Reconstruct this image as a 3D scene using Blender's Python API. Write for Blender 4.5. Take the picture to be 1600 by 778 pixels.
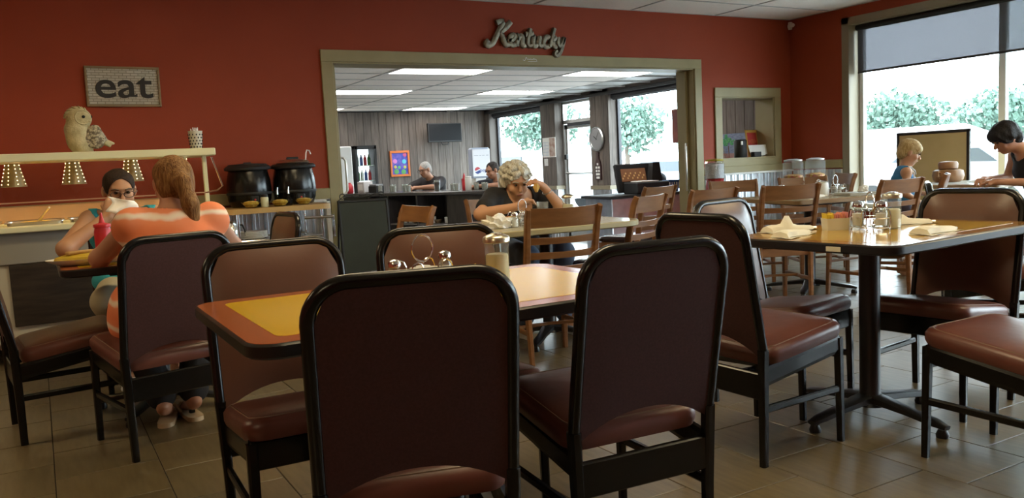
import bpy, bmesh, math, random
import numpy as np
from mathutils import Vector, Matrix
random.seed(7)
PI = math.pi
for o in list(bpy.data.objects):
    bpy.data.objects.remove(o)
scn = bpy.context.scene
COL = scn.collection
# ------------------------------------------------------------------ camera
FPX, CX, CY, CAMH = 1290.0, 800.0, 389.0, 1.10
YAW, PIT, ROL = 0.51817853, 0.10041652, -0.05005722
def _cam():
    cy, sy, cp, sp = math.cos(YAW), math.sin(YAW), math.cos(PIT), math.sin(PIT)
    fw = Vector((sy*cp, cy*cp, -sp)); rt = Vector((cy, -sy, 0)); up = rt.cross(fw)
    cr, sr = math.cos(ROL), math.sin(ROL)
    return cr*rt + sr*up, -sr*rt + cr*up, fw
RT, UP, FW = _cam()
cam = bpy.data.cameras.new('camera'); camo = bpy.data.objects.new('camera', cam); COL.objects.link(camo)
cam.sensor_fit = 'HORIZONTAL'; cam.sensor_width = 36.0; cam.lens = FPX/1600*36.0
cam.clip_start = 0.05; cam.clip_end = 500
m = Matrix.Identity(4)
for i in range(3):
    m[i][0], m[i][1], m[i][2] = RT[i], UP[i], -FW[i]
m[2][3] = CAMH
camo.matrix_world = m
scn.camera = camo
def ray(u, v): return RT*((u-CX)/FPX) - UP*((v-CY)/FPX) + FW
def at_z(u, v, z):
    r = ray(u, v); t = (z-CAMH)/r.z; return Vector((r.x*t, r.y*t, z))
def at_y(u, v, y):
    r = ray(u, v); t = y/r.y; return Vector((r.x*t, y, CAMH+r.z*t))
def at_x(u, v, x):
    r = ray(u, v); t = x/r.x; return Vector((x, r.y*t, CAMH+r.z*t))
# ------------------------------------------------------------------ sky and exposure
world = bpy.data.worlds.new('sky'); scn.world = world; world.use_nodes = True
bg = world.node_tree.nodes['Background']
bg.inputs['Color'].default_value = (0.80, 0.90, 1.0, 1); bg.inputs['Strength'].default_value = 16.0
scn.view_settings.view_transform = 'Standard'; scn.view_settings.look = 'None'
scn.view_settings.gamma = 1.0; scn.view_settings.use_curve_mapping = False
scn.view_settings.exposure = 0.0
MAIN_LIGHT = 17.0     # emission of the dining-room ceiling panels
BACK_LIGHT = 12.0     # emission of the counter-room ceiling panels
# ------------------------------------------------------------------ materials
MATS = {}
def mat(name, col, rough=0.5, metal=0.0, col2=None, scale=8.0, stretch=(1, 1, 1), bump=0.0, bscale=None, detail=4.0, spec=None, coat=0.0, lo=0.35, hi=0.65):
    if name in MATS: return MATS[name]
    mt = bpy.data.materials.new(name); mt.use_nodes = True; nt = mt.node_tree
    b = nt.nodes['Principled BSDF']
    b.inputs['Base Color'].default_value = (*col, 1); b.inputs['Roughness'].default_value = rough
    b.inputs['Metallic'].default_value = metal
    if spec is not None: b.inputs['Specular IOR Level'].default_value = spec
    if coat: b.inputs['Coat Weight'].default_value = coat; b.inputs['Coat Roughness'].default_value = 0.12
    if col2 is not None or bump:
        tc = nt.nodes.new('ShaderNodeTexCoord'); mp = nt.nodes.new('ShaderNodeMapping')
        mp.inputs['Scale'].default_value = stretch
        nt.links.new(tc.outputs['Object'], mp.inputs['Vector'])
    if col2 is not None:
        n = nt.nodes.new('ShaderNodeTexNoise'); n.inputs['Scale'].default_value = scale; n.inputs['Detail'].default_value = detail
        nt.links.new(mp.outputs['Vector'], n.inputs['Vector'])
        r = nt.nodes.new('ShaderNodeValToRGB')
        r.color_ramp.elements[0].position = lo; r.color_ramp.elements[1].position = hi
        r.color_ramp.elements[0].color = (*col, 1); r.color_ramp.elements[1].color = (*col2, 1)
        nt.links.new(n.outputs['Fac'], r.inputs['Fac']); nt.links.new(r.outputs['Color'], b.inputs['Base Color'])
    if bump:
        n2 = nt.nodes.new('ShaderNodeTexNoise'); n2.inputs['Scale'].default_value = bscale or scale; n2.inputs['Detail'].default_value = detail
        nt.links.new(mp.outputs['Vector'], n2.inputs['Vector'])
        bp = nt.nodes.new('ShaderNodeBump'); bp.inputs['Strength'].default_value = bump; bp.inputs['Distance'].default_value = 0.01
        nt.links.new(n2.outputs['Fac'], bp.inputs['Height']); nt.links.new(bp.outputs['Normal'], b.inputs['Normal'])
    MATS[name] = mt
    return mt
def vary(mt, amount=0.25):
    """per-object brightness variation for tiles and planks (each piece its own shade)"""
    nt = mt.node_tree; b = nt.nodes['Principled BSDF']
    oi = nt.nodes.new('ShaderNodeObjectInfo'); mr = nt.nodes.new('ShaderNodeMapRange')
    mr.inputs['To Min'].default_value = 1-amount; mr.inputs['To Max'].default_value = 1+amount
    nt.links.new(oi.outputs['Random'], mr.inputs['Value'])
    hs = nt.nodes.new('ShaderNodeHueSaturation')
    l = b.inputs['Base Color'].links
    if l: nt.links.new(l[0].from_socket, hs.inputs['Color'])
    else: hs.inputs['Color'].default_value = b.inputs['Base Color'].default_value
    nt.links.new(mr.outputs['Result'], hs.inputs['Value']); nt.links.new(hs.outputs['Color'], b.inputs['Base Color'])
    # shift the noise per object so no two pieces repeat
    for n in nt.nodes:
        if n.type == 'MAPPING':
            cx = nt.nodes.new('ShaderNodeCombineXYZ'); ml = nt.nodes.new('ShaderNodeMath'); ml.operation = 'MULTIPLY'; ml.inputs[1].default_value = 37.0
            nt.links.new(oi.outputs['Random'], ml.inputs[0]); nt.links.new(ml.outputs[0], cx.inputs[0]); nt.links.new(ml.outputs[0], cx.inputs[1])
            nt.links.new(cx.outputs[0], n.inputs['Location'])
    return mt
def emit(name, col, s):
    if name in MATS: return MATS[name]
    mt = bpy.data.materials.new(name); mt.use_nodes = True; nt = mt.node_tree
    b = nt.nodes['Principled BSDF']; b.inputs['Base Color'].default_value = (*col, 1)
    b.inputs['Emission Color'].default_value = (*col, 1); b.inputs['Emission Strength'].default_value = s
    MATS[name] = mt; return mt
def glass(name, tint=(1, 1, 1), ior=1.45, rough=0.02, haze=0.0):
    if name in MATS: return MATS[name]
    mt = bpy.data.materials.new(name); mt.use_nodes = True; nt = mt.node_tree
    for n in list(nt.nodes): nt.nodes.remove(n)
    out = nt.nodes.new('ShaderNodeOutputMaterial'); mx = nt.nodes.new('ShaderNodeMixShader')
    tr = nt.nodes.new('ShaderNodeBsdfTransparent'); tr.inputs['Color'].default_value = (*tint, 1)
    gl = nt.nodes.new('ShaderNodeBsdfGlossy'); gl.inputs['Roughness'].default_value = rough
    lw = nt.nodes.new('ShaderNodeLayerWeight'); lw.inputs['Blend'].default_value = 0.5      # Schlick reflectance, same on both faces of the pane
    pw = nt.nodes.new('ShaderNodeMath'); pw.operation = 'POWER'; pw.inputs[1].default_value = 5.0
    f0 = ((ior-1)/(ior+1))**2
    fr = nt.nodes.new('ShaderNodeMath'); fr.operation = 'MULTIPLY_ADD'; fr.inputs[1].default_value = 1-f0; fr.inputs[2].default_value = f0
    nt.links.new(lw.outputs['Facing'], pw.inputs[0]); nt.links.new(pw.outputs[0], fr.inputs[0])
    nt.links.new(fr.outputs[0], mx.inputs[0]); nt.links.new(tr.outputs[0], mx.inputs[1]); nt.links.new(gl.outputs[0], mx.inputs[2])
    if haze:      # pale haze mixed into the material so the clear glass shows up
        df = nt.nodes.new('ShaderNodeBsdfDiffuse'); df.inputs['Color'].default_value = (0.8, 0.8, 0.76, 1); tl = nt.nodes.new('ShaderNodeBsdfTranslucent'); tl.inputs['Color'].default_value = (0.8, 0.8, 0.76, 1)
        ad = nt.nodes.new('ShaderNodeMixShader'); m2 = nt.nodes.new('ShaderNodeMixShader'); m2.inputs[0].default_value = haze
        nt.links.new(df.outputs[0], ad.inputs[1]); nt.links.new(tl.outputs[0], ad.inputs[2]); nt.links.new(mx.outputs[0], m2.inputs[1]); nt.links.new(ad.outputs[0], m2.inputs[2]); nt.links.new(m2.outputs[0], out.inputs['Surface'])
    else: nt.links.new(mx.outputs[0], out.inputs['Surface'])
    MATS[name] = mt; return mt
def screen_cloth(name, trans, diff):
    mt = bpy.data.materials.new(name); mt.use_nodes = True; nt = mt.node_tree
    for n in list(nt.nodes): nt.nodes.remove(n)
    out = nt.nodes.new('ShaderNodeOutputMaterial'); mx = nt.nodes.new('ShaderNodeAddShader')
    tr = nt.nodes.new('ShaderNodeBsdfTransparent'); tr.inputs['Color'].default_value = (*trans, 1)
    d = nt.nodes.new('ShaderNodeBsdfDiffuse'); d.inputs['Color'].default_value = (*diff, 1)
    nt.links.new(tr.outputs[0], mx.inputs[0]); nt.links.new(d.outputs[0], mx.inputs[1]); nt.links.new(mx.outputs[0], out.inputs['Surface'])
    MATS[name] = mt; return mt
# ------------------------------------------------------------------ mesh helpers
class MB:
    def __init__(s): s.v = []; s.f = []
    def add(s, v, f, T=None):
        b = len(s.v)
        s.v += [tuple(T @ Vector(p)) if T is not None else tuple(p) for p in v]
        s.f += [tuple(b+i for i in q) for q in f]; return s
    def box(s, x0, x1, y0, y1, z0, z1, T=None):
        v = [(x0,y0,z0),(x1,y0,z0),(x1,y1,z0),(x0,y1,z0),(x0,y0,z1),(x1,y0,z1),(x1,y1,z1),(x0,y1,z1)]
        return s.add(v, [(0,3,2,1),(4,5,6,7),(0,1,5,4),(1,2,6,5),(2,3,7,6),(3,0,4,7)], T)
    def rbox(s, x0, x1, y0, y1, z0, z1, b=0.005, seg=1, T=None):
        bm = bmesh.new(); bmesh.ops.create_cube(bm, size=1)
        for v in bm.verts: v.co = Vector(((x0+x1)/2+v.co.x*(x1-x0), (y0+y1)/2+v.co.y*(y1-y0), (z0+z1)/2+v.co.z*(z1-z0)))
        bmesh.ops.bevel(bm, geom=bm.edges[:], offset=b, segments=seg, profile=0.5, affect='EDGES')
        bm.verts.index_update()
        s.add([v.co.copy() for v in bm.verts], [tuple(x.index for x in f.verts) for f in bm.faces], T); bm.free(); return s
    def rings(s, rings, cap0=True, cap1=True, close=True, T=None):
        n = len(rings[0]); v = [p for r in rings for p in r]; f = []
        for i in range(len(rings)-1):
            for j in range(n if close else n-1):
                k = (j+1) % n
                f.append((i*n+j, i*n+k, (i+1)*n+k, (i+1)*n+j))
        if cap0: f.append(tuple(range(n-1, -1, -1)))
        if cap1: f.append(tuple((len(rings)-1)*n+j for j in range(n)))
        return s.add(v, f, T)
    def lathe(s, prof, n=20, at=(0,0,0), T=None, cap0=True, cap1=True):
        R = [[(at[0]+r*math.cos(2*PI*j/n), at[1]+r*math.sin(2*PI*j/n), at[2]+z) for j in range(n)] for r, z in prof]
        return s.rings(R, cap0, cap1, True, T)
    def cyl(s, x, y, z0, z1, r, n=16, T=None): return s.lathe([(r, z0), (r, z1)], n, (x, y, 0), T)
    def tube(s, pts, r, n=8, closed=False, sq=None, T=None):
        """tube along pts; r number or list; sq=(a,b): rectangular section half-sizes (a sideways, b along reference normal)"""
        P = [Vector(p) for p in pts]; m = len(P); tans = []
        for i in range(m):
            a = P[i-1] if (i > 0 or closed) else P[i]; b = P[(i+1) % m] if (i < m-1 or closed) else P[i]
            tans.append((b-a).normalized())
        up = Vector((0, 0, 1)) if abs(tans[0].z) < 0.9 else Vector((0, 1, 0))
        nrm = (up - tans[0]*up.dot(tans[0])).normalized(); R = []
        for i in range(m):
            if i: nrm = (nrm - tans[i]*nrm.dot(tans[i])).normalized()
            bi = tans[i].cross(nrm); rr = r[i] if isinstance(r, (list, tuple)) else r
            if sq:
                k = rr; a, b = sq
                R.append([P[i]+bi*(x*a*k)+nrm*(y*b*k) for x, y in ((1,.6),(.6,1),(-.6,1),(-1,.6),(-1,-.6),(-.6,-1),(.6,-1),(1,-.6))])
            else:
                R.append([P[i]+(bi*math.cos(2*PI*j/n)+nrm*math.sin(2*PI*j/n))*rr for j in range(n)])
        if closed: R.append(R[0]); return s.rings(R, False, False, True, T)
        return s.rings(R, True, True, True, T)
    def ell(s, c, r, n=12, m=8, T=None):
        R = []
        for i in range(m+1):
            a = -PI/2+PI*i/m; k = max(math.cos(a), 0.02)
            R.append([(c[0]+r[0]*k*math.cos(2*PI*j/n), c[1]+r[1]*k*math.sin(2*PI*j/n), c[2]+r[2]*math.sin(a)) for j in range(n)])
        return s.rings(R, True, True, True, T)
    def prism(s, poly, z0, z1, T=None, inset=0.0):
        n = len(poly); R = [[(x, y, z0) for x, y in poly], [(x, y, z1) for x, y in poly]]
        return s.rings(R, True, True, True, T)
    def build(s, name, mt, parent=None, smooth=False):
        me = bpy.data.meshes.new(name); me.from_pydata([tuple(p) for p in s.v], [], s.f)
        bm = bmesh.new(); bm.from_mesh(me); bmesh.ops.recalc_face_normals(bm, faces=bm.faces[:]); bm.to_mesh(me); bm.free()
        if mt is not None: me.materials.append(mt)
        if smooth:
            me.polygons.foreach_set('use_smooth', [True]*len(me.polygons))
            try: me.set_sharp_from_angle(angle=math.radians(42))
            except Exception: pass
        o = bpy.data.objects.new(name, me); COL.objects.link(o)
        if parent is not None: o.parent = parent
        return o
def tag(o, label=None, cat=None, group=None, kind=None):
    if label: o['label'] = label
    if cat: o['category'] = cat
    if group: o['group'] = group
    if kind: o['kind'] = kind
    return o
def empty(name, loc, rz=0.0, label=None, cat=None, group=None):
    o = bpy.data.objects.new(name, None); o.empty_display_size = 0.1; COL.objects.link(o)
    o.location = loc; o.rotation_euler = (0, 0, rz); return tag(o, label, cat, group)
def struct(o): o['kind'] = 'structure'; return o
def copy_tree(o, parent=None):
    c = o.copy(); COL.objects.link(c)
    if parent is not None: c.parent = parent
    for ch in list(o.children): copy_tree(ch, c)
    return c
def inst(o, name, loc, parent=None, rot=None):
    c = bpy.data.objects.new(name, o.data); COL.objects.link(c); c.location = loc
    if rot: c.rotation_euler = rot
    if parent is not None: c.parent = parent
    return c
def rrect(hx, hy, r, n=5, cx=0, cy=0):
    P = []
    for sx, sy, a0 in ((1,1,0),(-1,1,PI/2),(-1,-1,PI),(1,-1,1.5*PI)):
        for i in range(n+1):
            a = a0+PI/2*i/n; P.append((cx+sx*(hx-r)+r*math.cos(a), cy+sy*(hy-r)+r*math.sin(a)))
    return P
def text(name, body, size, mt, loc, rot, parent=None, extrude=0.002, align='CENTER', bold=0.0, sx=1.0, shear=0.0):
    cu = bpy.data.curves.new(name, 'FONT'); cu.body = body; cu.size = size; cu.extrude = extrude
    cu.align_x = align; cu.align_y = 'CENTER'; cu.offset = bold; cu.shear = shear
    t = bpy.data.objects.new(name+'_tmp', cu); COL.objects.link(t)
    bpy.context.view_layer.update()
    dg = bpy.context.evaluated_depsgraph_get(); me = bpy.data.meshes.new_from_object(t.evaluated_get(dg))
    bpy.data.objects.remove(t); me.materials.clear(); me.materials.append(mt)
    o = bpy.data.objects.new(name, me); COL.objects.link(o); o.location = loc; o.rotation_euler = rot; o.scale = (sx, 1, 1)
    if parent is not None: o.parent = parent
    return o
# ------------------------------------------------------------------ implicit-surface bodies (one continuous mesh)
def surfnet(F, org, res):
    S = F < 0
    c = np.zeros(tuple(np.array(F.shape)-1), np.int8)
    for dx in (0,1):
        for dy in (0,1):
            for dz in (0,1):
                c += S[dx:F.shape[0]-1+dx, dy:F.shape[1]-1+dy, dz:F.shape[2]-1+dz]
    I, J, K = np.nonzero((c > 0) & (c < 8)); n = len(I)
    idx = -np.ones(c.shape, np.int64); idx[I, J, K] = np.arange(n)
    P = np.zeros((n, 3)); W = np.zeros(n); base = np.stack([I, J, K], 1).astype(float)
    cor = [(a, b, d) for a in (0,1) for b in (0,1) for d in (0,1)]
    for a in cor:
        for b in cor:
            if sum(b)-sum(a) == 1 and all(y >= x for x, y in zip(a, b)):
                fa = F[I+a[0], J+a[1], K+a[2]]; fb = F[I+b[0], J+b[1], K+b[2]]; w = (fa < 0) != (fb < 0)
                t = np.where(w, fa/np.where(w, fa-fb, 1), 0)
                P += w[:, None]*(np.array(a)+t[:, None]*(np.array(b)-np.array(a))); W += w
    V = org+(base+P/W[:, None])*res; faces = []
    for ax in range(3):
        s1 = [slice(None)]*3; s2 = [slice(None)]*3; s1[ax] = slice(0, -1); s2[ax] = slice(1, None)
        A = S[tuple(s1)]; B = S[tuple(s2)]; ii = np.array(np.nonzero(A != B)).T
        u, v = [(1,2),(2,0),(0,1)][ax]
        ok = (ii[:, u] > 0) & (ii[:, v] > 0) & (ii[:, u] < c.shape[u]) & (ii[:, v] < c.shape[v]); ii = ii[ok]
        def cell(du, dv):
            q = ii.copy(); q[:, u] += du; q[:, v] += dv; return idx[q[:, 0], q[:, 1], q[:, 2]]
        q = np.stack([cell(-1,-1), cell(0,-1), cell(0,0), cell(-1,0)], 1)
        flip = ~A[ii[:, 0], ii[:, 1], ii[:, 2]]; q[flip] = q[flip][:, ::-1]
        faces.append(q[(q >= 0).all(1)])
    return V, np.concatenate(faces)
def cap(a, b, ra, rb=None, k=0.02): return ('c', np.array(a, float), np.array(b, float), ra, ra if rb is None else rb, k)
def ellp(c, r, B=None, k=0.02): return ('e', np.array(c, float), np.array(r, float), np.eye(3) if B is None else np.array(B, float), k)
def sdf_obj(name, prims, mt, parent, root, res=0.008, clips=(), carve=(), grow=0.0, noise=0.0):
    lo = np.full(3, 1e9); hi = -lo
    for p in prims:
        if p[0] == 'c': r = max(p[3], p[4])+grow; a = np.minimum(p[1], p[2])-r; b = np.maximum(p[1], p[2])+r
        else: r = max(p[2])+grow; a = p[1]-r; b = p[1]+r
        lo = np.minimum(lo, a); hi = np.maximum(hi, b)
    lo -= 4*res; hi += 4*res; sh = np.ceil((hi-lo)/res).astype(int)+1
    F = np.full(sh, 0.2, np.float32); ax = [lo[i]+np.arange(sh[i])*res for i in range(3)]
    def window(a, b):
        i0 = np.maximum(((a-lo)/res).astype(int), 0); i1 = np.minimum(((b-lo)/res).astype(int)+2, sh); return tuple(slice(i0[i], i1[i]) for i in range(3))
    def dist(p, w):
        X, Y, Z = np.meshgrid(*[ax[i][w[i]] for i in range(3)], indexing='ij')
        if p[0] == 'c':
            a, b = p[1], p[2]; d = b-a; L = max(d.dot(d), 1e-9)
            t = np.clip(((X-a[0])*d[0]+(Y-a[1])*d[1]+(Z-a[2])*d[2])/L, 0, 1)
            return np.sqrt((X-a[0]-t*d[0])**2+(Y-a[1]-t*d[1])**2+(Z-a[2]-t*d[2])**2)-(p[3]+(p[4]-p[3])*t)-grow
        c, r, B = p[1], p[2]+grow, p[3]; Q = [(X-c[0])*B[i][0]+(Y-c[1])*B[i][1]+(Z-c[2])*B[i][2] for i in range(3)]
        k0 = np.sqrt(sum((Q[i]/r[i])**2 for i in range(3))); k1 = np.sqrt(sum((Q[i]/r[i]**2)**2 for i in range(3)))
        return k0*(k0-1)/np.maximum(k1, 1e-6)
    for p in prims:
        k = p[-1]
        if p[0] == 'c': r = max(p[3], p[4])+grow; a = np.minimum(p[1], p[2])-r; b = np.maximum(p[1], p[2])+r
        else: r = max(p[2])+grow; a = p[1]-r; b = p[1]+r
        w = window(a-2*k-2*res, b+2*k+2*res); d = dist(p, w); f = F[w]
        hh = np.clip(0.5+0.5*(f-d)/k, 0, 1); F[w] = f*(1-hh)+d*hh-k*hh*(1-hh)
    for q, nrm in clips:      # keep the side away from nrm
        nrm = np.array(nrm, float); nrm /= np.linalg.norm(nrm); q = np.array(q, float)
        X, Y, Z = np.meshgrid(*ax, indexing='ij', sparse=True)
        F = np.maximum(F, (X-q[0])*nrm[0]+(Y-q[1])*nrm[1]+(Z-q[2])*nrm[2])
    for p in carve:
        w = tuple(slice(0, sh[i]) for i in range(3)); F = np.maximum(F, -dist((*p[:-1], p[-1]), w))
    F[0], F[-1], F[:, 0], F[:, -1], F[:, :, 0], F[:, :, -1] = (0.2,)*6
    V, Q = surfnet(F.astype(np.float64), lo, res)
    if noise:
        rs = np.random.RandomState(3)
        for _ in range(5):
            kv = rs.randn(3)*60; V = V+noise*np.sin(V@kv+rs.rand()*6)[:, None]*(rs.randn(3)*0.5)
    V = V-np.array(root)
    me = bpy.data.meshes.new(name); me.vertices.add(len(V)); me.vertices.foreach_set('co', V.astype(np.float32).ravel())
    me.loops.add(len(Q)*4); me.loops.foreach_set('vertex_index', Q.astype(np.int32).ravel())
    me.polygons.add(len(Q)); me.polygons.foreach_set('loop_start', np.arange(0, len(Q)*4, 4, dtype=np.int32))
    me.polygons.foreach_set('use_smooth', np.ones(len(Q), bool)); me.update(calc_edges=True); me.validate()
    me.materials.append(mt); o = bpy.data.objects.new(name, me); COL.objects.link(o); o.parent = parent
    return o
# ------------------------------------------------------------------ palette
RED = mat('red_wall_paint', (0.300, 0.050, 0.019), 0.60, col2=(0.285, 0.047, 0.018), scale=3, bump=0.05, bscale=120, spec=.22)
OLIVE = mat('olive_trim_paint', (0.285, 0.235, 0.110), 0.5, col2=(0.315, 0.26, 0.125), scale=5)
CAPM = mat('taupe_rail_paint', (0.24, 0.20, 0.13), 0.5)
WHITE = mat('white_paint', (0.75, 0.74, 0.70), 0.45)
CEILT = vary(mat('ceiling_tile', (0.86, 0.80, 0.74), 0.9, col2=(0.82, 0.76, 0.70), scale=40, bump=0.2, bscale=150), 0.03)
GRID = mat('ceiling_grid', (0.42, 0.41, 0.39), 0.5)
GALV = mat('galvanised_sheet', (0.62, 0.64, 0.66), 0.32, 0.85, col2=(0.5, 0.52, 0.54), scale=12)
TILE = vary(mat('wood_look_tile', (0.100, 0.073, 0.034), 0.34, col2=(0.160, 0.121, 0.062), scale=9, stretch=(5, .7, 1), detail=4, lo=.3, hi=.7, spec=.9), 0.12)
GROUT = mat('grout', (0.035, 0.028, 0.022), 0.9)
BACKFLOOR = mat('counter_room_floor', (0.20, 0.18, 0.16), 0.35)
PLANK = vary(mat('grey_barn_plank', (0.095, 0.075, 0.062), 0.65, col2=(0.17, 0.138, 0.115), scale=5, stretch=(7, 7, 0.6), bump=0.15, bscale=9, detail=8), 0.22)
ALU = mat('aluminium', (0.62, 0.62, 0.60), 0.35, 0.9)
DARKALU = mat('dark_window_frame', (0.05, 0.05, 0.055), 0.4, 0.4)
PANE = glass('window_glass', (0.93, 0.97, 0.96))
BLACK = mat('black_enamel', (0.006, 0.006, 0.006), 0.24, spec=.4)
BLACKM = mat('matt_black', (0.012, 0.012, 0.012), 0.6)
CHROME = mat('chrome', (0.78, 0.78, 0.78), 0.12, 1.0)
STEEL = mat('brushed_steel', (0.6, 0.6, 0.6), 0.3, 1.0)
PAPER = mat('white_paper', (0.82, 0.81, 0.76), 0.8, bump=0.1, bscale=30)
NAPK = mat('napkin_paper', (0.80, 0.77, 0.64), 0.85, bump=0.15, bscale=25)
CLEAR = glass('clear_glass', (0.96, 0.97, 0.95), 1.35)
GLOBE = glass('globe_plastic', (0.90, 0.91, 0.91), 1.6, .05, .07)
WINW = mat('white_window_frame', (.62, .62, .61), .45)
YB, XR, CEIL = 7.20, 8.16, 2.70          # red wall, window wall, dining-room ceiling
YB2 = 7.48                               # far face of the red wall
YE, CEIL2, FL2 = 15.2, 2.25, -0.28       # counter room: end wall, ceiling, lower floor
XL, YF = -4.0, -3.4
# ------------------------------------------------------------------ floor with its tiles
fl = struct(MB().box(XL, XR+0.24, YF, YB2, -0.10, -0.004).build('floor', GROUT))
TP = 0.3667
tile = MB().rbox(-TP/2+.0022, TP/2-.0022, -TP/2+.0022, TP/2-.0022, -0.008, 0, 0.0012)
cells = []
for i in range(-12, 24):
    x = 0.33+TP*(i+0.5)
    if x-TP/2 < XL or x+TP/2 > XR: continue
    for j in range(-10, 21):
        y = 1.90+TP*(j+0.5) + (0 if i % 2 == 0 else TP*0.42)
        if y-TP/2 < YF or y+TP/2 > YB2: continue
        d = Vector((x, y, -CAMH)); dep = d.dot(FW)
        if dep > 0.3: u = CX+FPX*d.dot(RT)/dep; vv = CY-FPX*d.dot(UP)/dep
        else: u = vv = -9999
        vis = -60 < u < 1660 and 380 < vv < 840
        cells.append((0 if vis else 1, dep if vis else 99, x, y))
cells.sort()
t0 = None; far = MB()
for q, (a, b, x, y) in enumerate(cells):
    if q < 300:
        if t0 is None: t0 = tile.build('tile', TILE, fl); t0.location = (x, y, 0)
        else: inst(t0, 'tile', (x, y, 0), fl)
    else: far.box(x-TP/2+.0022, x+TP/2-.0022, y-TP/2+.0022, y+TP/2-.0022, -.006, 0)
tag(far.build('tile_field', TILE, fl), kind='stuff')
fl2 = struct(MB().box(1.6, XR+.24, YB2, YE+.2, FL2-.1, FL2).build('floor_counter_room', BACKFLOOR))
# ------------------------------------------------------------------ red wall with wide opening and hatch
OX0, OX1, OZ = 2.37, 6.59, 2.09
HX0, HX1, HZ0, HZ1 = 7.00, 7.86, 1.04, 1.77
w = MB()
w.box(XL, OX0, YB, YB2, FL2, CEIL); w.box(OX0, OX1, YB, YB2, OZ, CEIL); w.box(OX1, HX0, YB, YB2, FL2, CEIL)
w.box(HX0, HX1, YB, YB2, FL2, HZ0); w.box(HX0, HX1, YB, YB2, HZ1, CEIL); w.box(HX1, XR+.24, YB, YB2, FL2, CEIL)
wb = struct(w.build('wall_back', RED))
def casing(name, x0, x1, z0, z1, wd, three, mt):
    e = empty(name, (x0, YB, z0)); struct(e)
    def part(n, a, b, c, d, dp=.022): MB().rbox(a-x0, b-x0, -dp, .001, c-z0, d-z0, .004).build(n, mt, e)
    part('jamb_board', x0-wd, x0, z0, z1); part('jamb_board', x1, x1+wd, z0, z1); part('head_board', x0-wd, x1+wd, z1, z1+wd)
    if not three: part('sill_board', x0-wd, x1+wd, z0-wd*.7, z0)
    return e
c1 = casing('trim_1', OX0, OX1, 0, OZ, .105, True, OLIVE)
c2 = casing('trim_2', HX0, HX1, HZ0, HZ1, .11, False, OLIVE)
# painted linings inside the opening and the hatch
ln = MB(); ln.box(OX0, OX0+.012, YB-.002, YB2+.002, 0, OZ); ln.box(OX1-.012, OX1, YB-.002, YB2+.002, 0, OZ); ln.box(OX0, OX1, YB-.002, YB2+.002, OZ-.012, OZ)
struct(ln.build('trim_3', OLIVE))
ln = MB(); ln.box(HX0, HX0+.012, YB-.002, YB2+.002, HZ0, HZ1); ln.box(HX1-.012, HX1, YB-.002, YB2+.002, HZ0, HZ1); ln.box(HX0, HX1, YB-.002, YB2+.002, HZ1-.012, HZ1); ln.box(HX0, HX1, YB-.02, YB2+.04, HZ0, HZ0+.02)
struct(ln.build('trim_4', OLIVE))
# rails and corrugated wainscot on the red wall
def rail(name, x0, x1, y0, y1, z0, z1, mt): return struct(MB().rbox(x0, x1, y0, y1, z0, z1, .006).build(name, mt))
rail('trim_5', XL, OX0-.105, YB-.03, YB+.001, .885, .985, OLIVE)
rail('trim_6', HX0-.31, XR, YB-.026, YB+.001, .885, .965, OLIVE)
def corrugated(name, x0, x1, z0, z1, axis, at, side, pitch=.105, dep=.022):
    """ribbed sheet lying on a wall; axis 'x' runs along x at y=at, axis 'y' along y at x=at"""
    P = []; x = x0
    while x < x1:
        for f, d in ((0, 0), (.10, 1), (.26, 1), (.36, 0), (.55, 0), (.58, .25), (.62, .25), (.65, 0)):
            if x+f*pitch <= x1: P.append((x+f*pitch, d*dep))
        x += pitch
    P.append((x1, 0)); mb = MB(); R = []
    for z in (z0, z1):
        R.append([(a, at+side*(d+.004), z) if axis == 'x' else (at+side*(d+.004), a, z) for a, d in P])
    return mb.rings(R, False, False, False)
cor = struct(corrugated('c', XL, OX0-.13, .10, .872, 'x', YB, -1).build('wainscot_left', GALV))
struct(corrugated('c', OX1+.11, XR, .10, .872, 'x', YB, -1).build('wainscot_right', GALV))
struct(MB().rbox(HX0-.16, XR, YB-.036, YB, .862, .886, .003).build('trim_7', WHITE))
e = MB(); e.rbox(OX0-.155, OX0-.115, YB-.04, YB, .05, .89, .004); e.rbox(OX0-.60, OX0-.115, YB-.04, YB, .866, .89, .004)
struct(e.build('trim_8', WHITE))
struct(MB().rbox(XL, OX0-.105, YB-.018, YB+.001, 0, .10, .004).build('baseboard_back', OLIVE))
struct(MB().rbox(OX1+.105, XR, YB-.018, YB+.001, 0, .10, .004).build('baseboard_corner', OLIVE))
# pocket doors pushed home, with pull handles standing out of the jambs
def pocket(name, x, s):
    d = struct(MB().rbox(x-.02, x+.02, YB+.09, YB+.15, .01, OZ-.015, .004).build(name, OLIVE))
    hb = MB().tube([(x+s*.02, YB+.12, .92), (x+s*.05, YB+.12, .92), (x+s*.072, YB+.12, .95), (x+s*.072, YB+.12, 1.22), (x+s*.05, YB+.12, 1.25), (x+s*.02, YB+.12, 1.25)], .011, 10)
    hb.build('handle', mat('pale_metal', (.66, .64, .58), .3, .9), d, True); return d
pocket('door_2', OX0+.032, 1)
dd = struct(MB().rbox(OX1-.05, OX1-.012, YB+.09, YB+.15, .01, OZ-.015, .004).build('door_3', OLIVE))
MB().tube([(OX1-.05, YB+.10, .72), (OX1-.09, YB+.06, .72), (OX1-.11, YB+.04, .75), (OX1-.11, YB+.04, 1.22), (OX1-.09, YB+.06, 1.25), (OX1-.05, YB+.10, 1.25)], .011, 10).build('handle', MATS['pale_metal'], dd, True)
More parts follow.
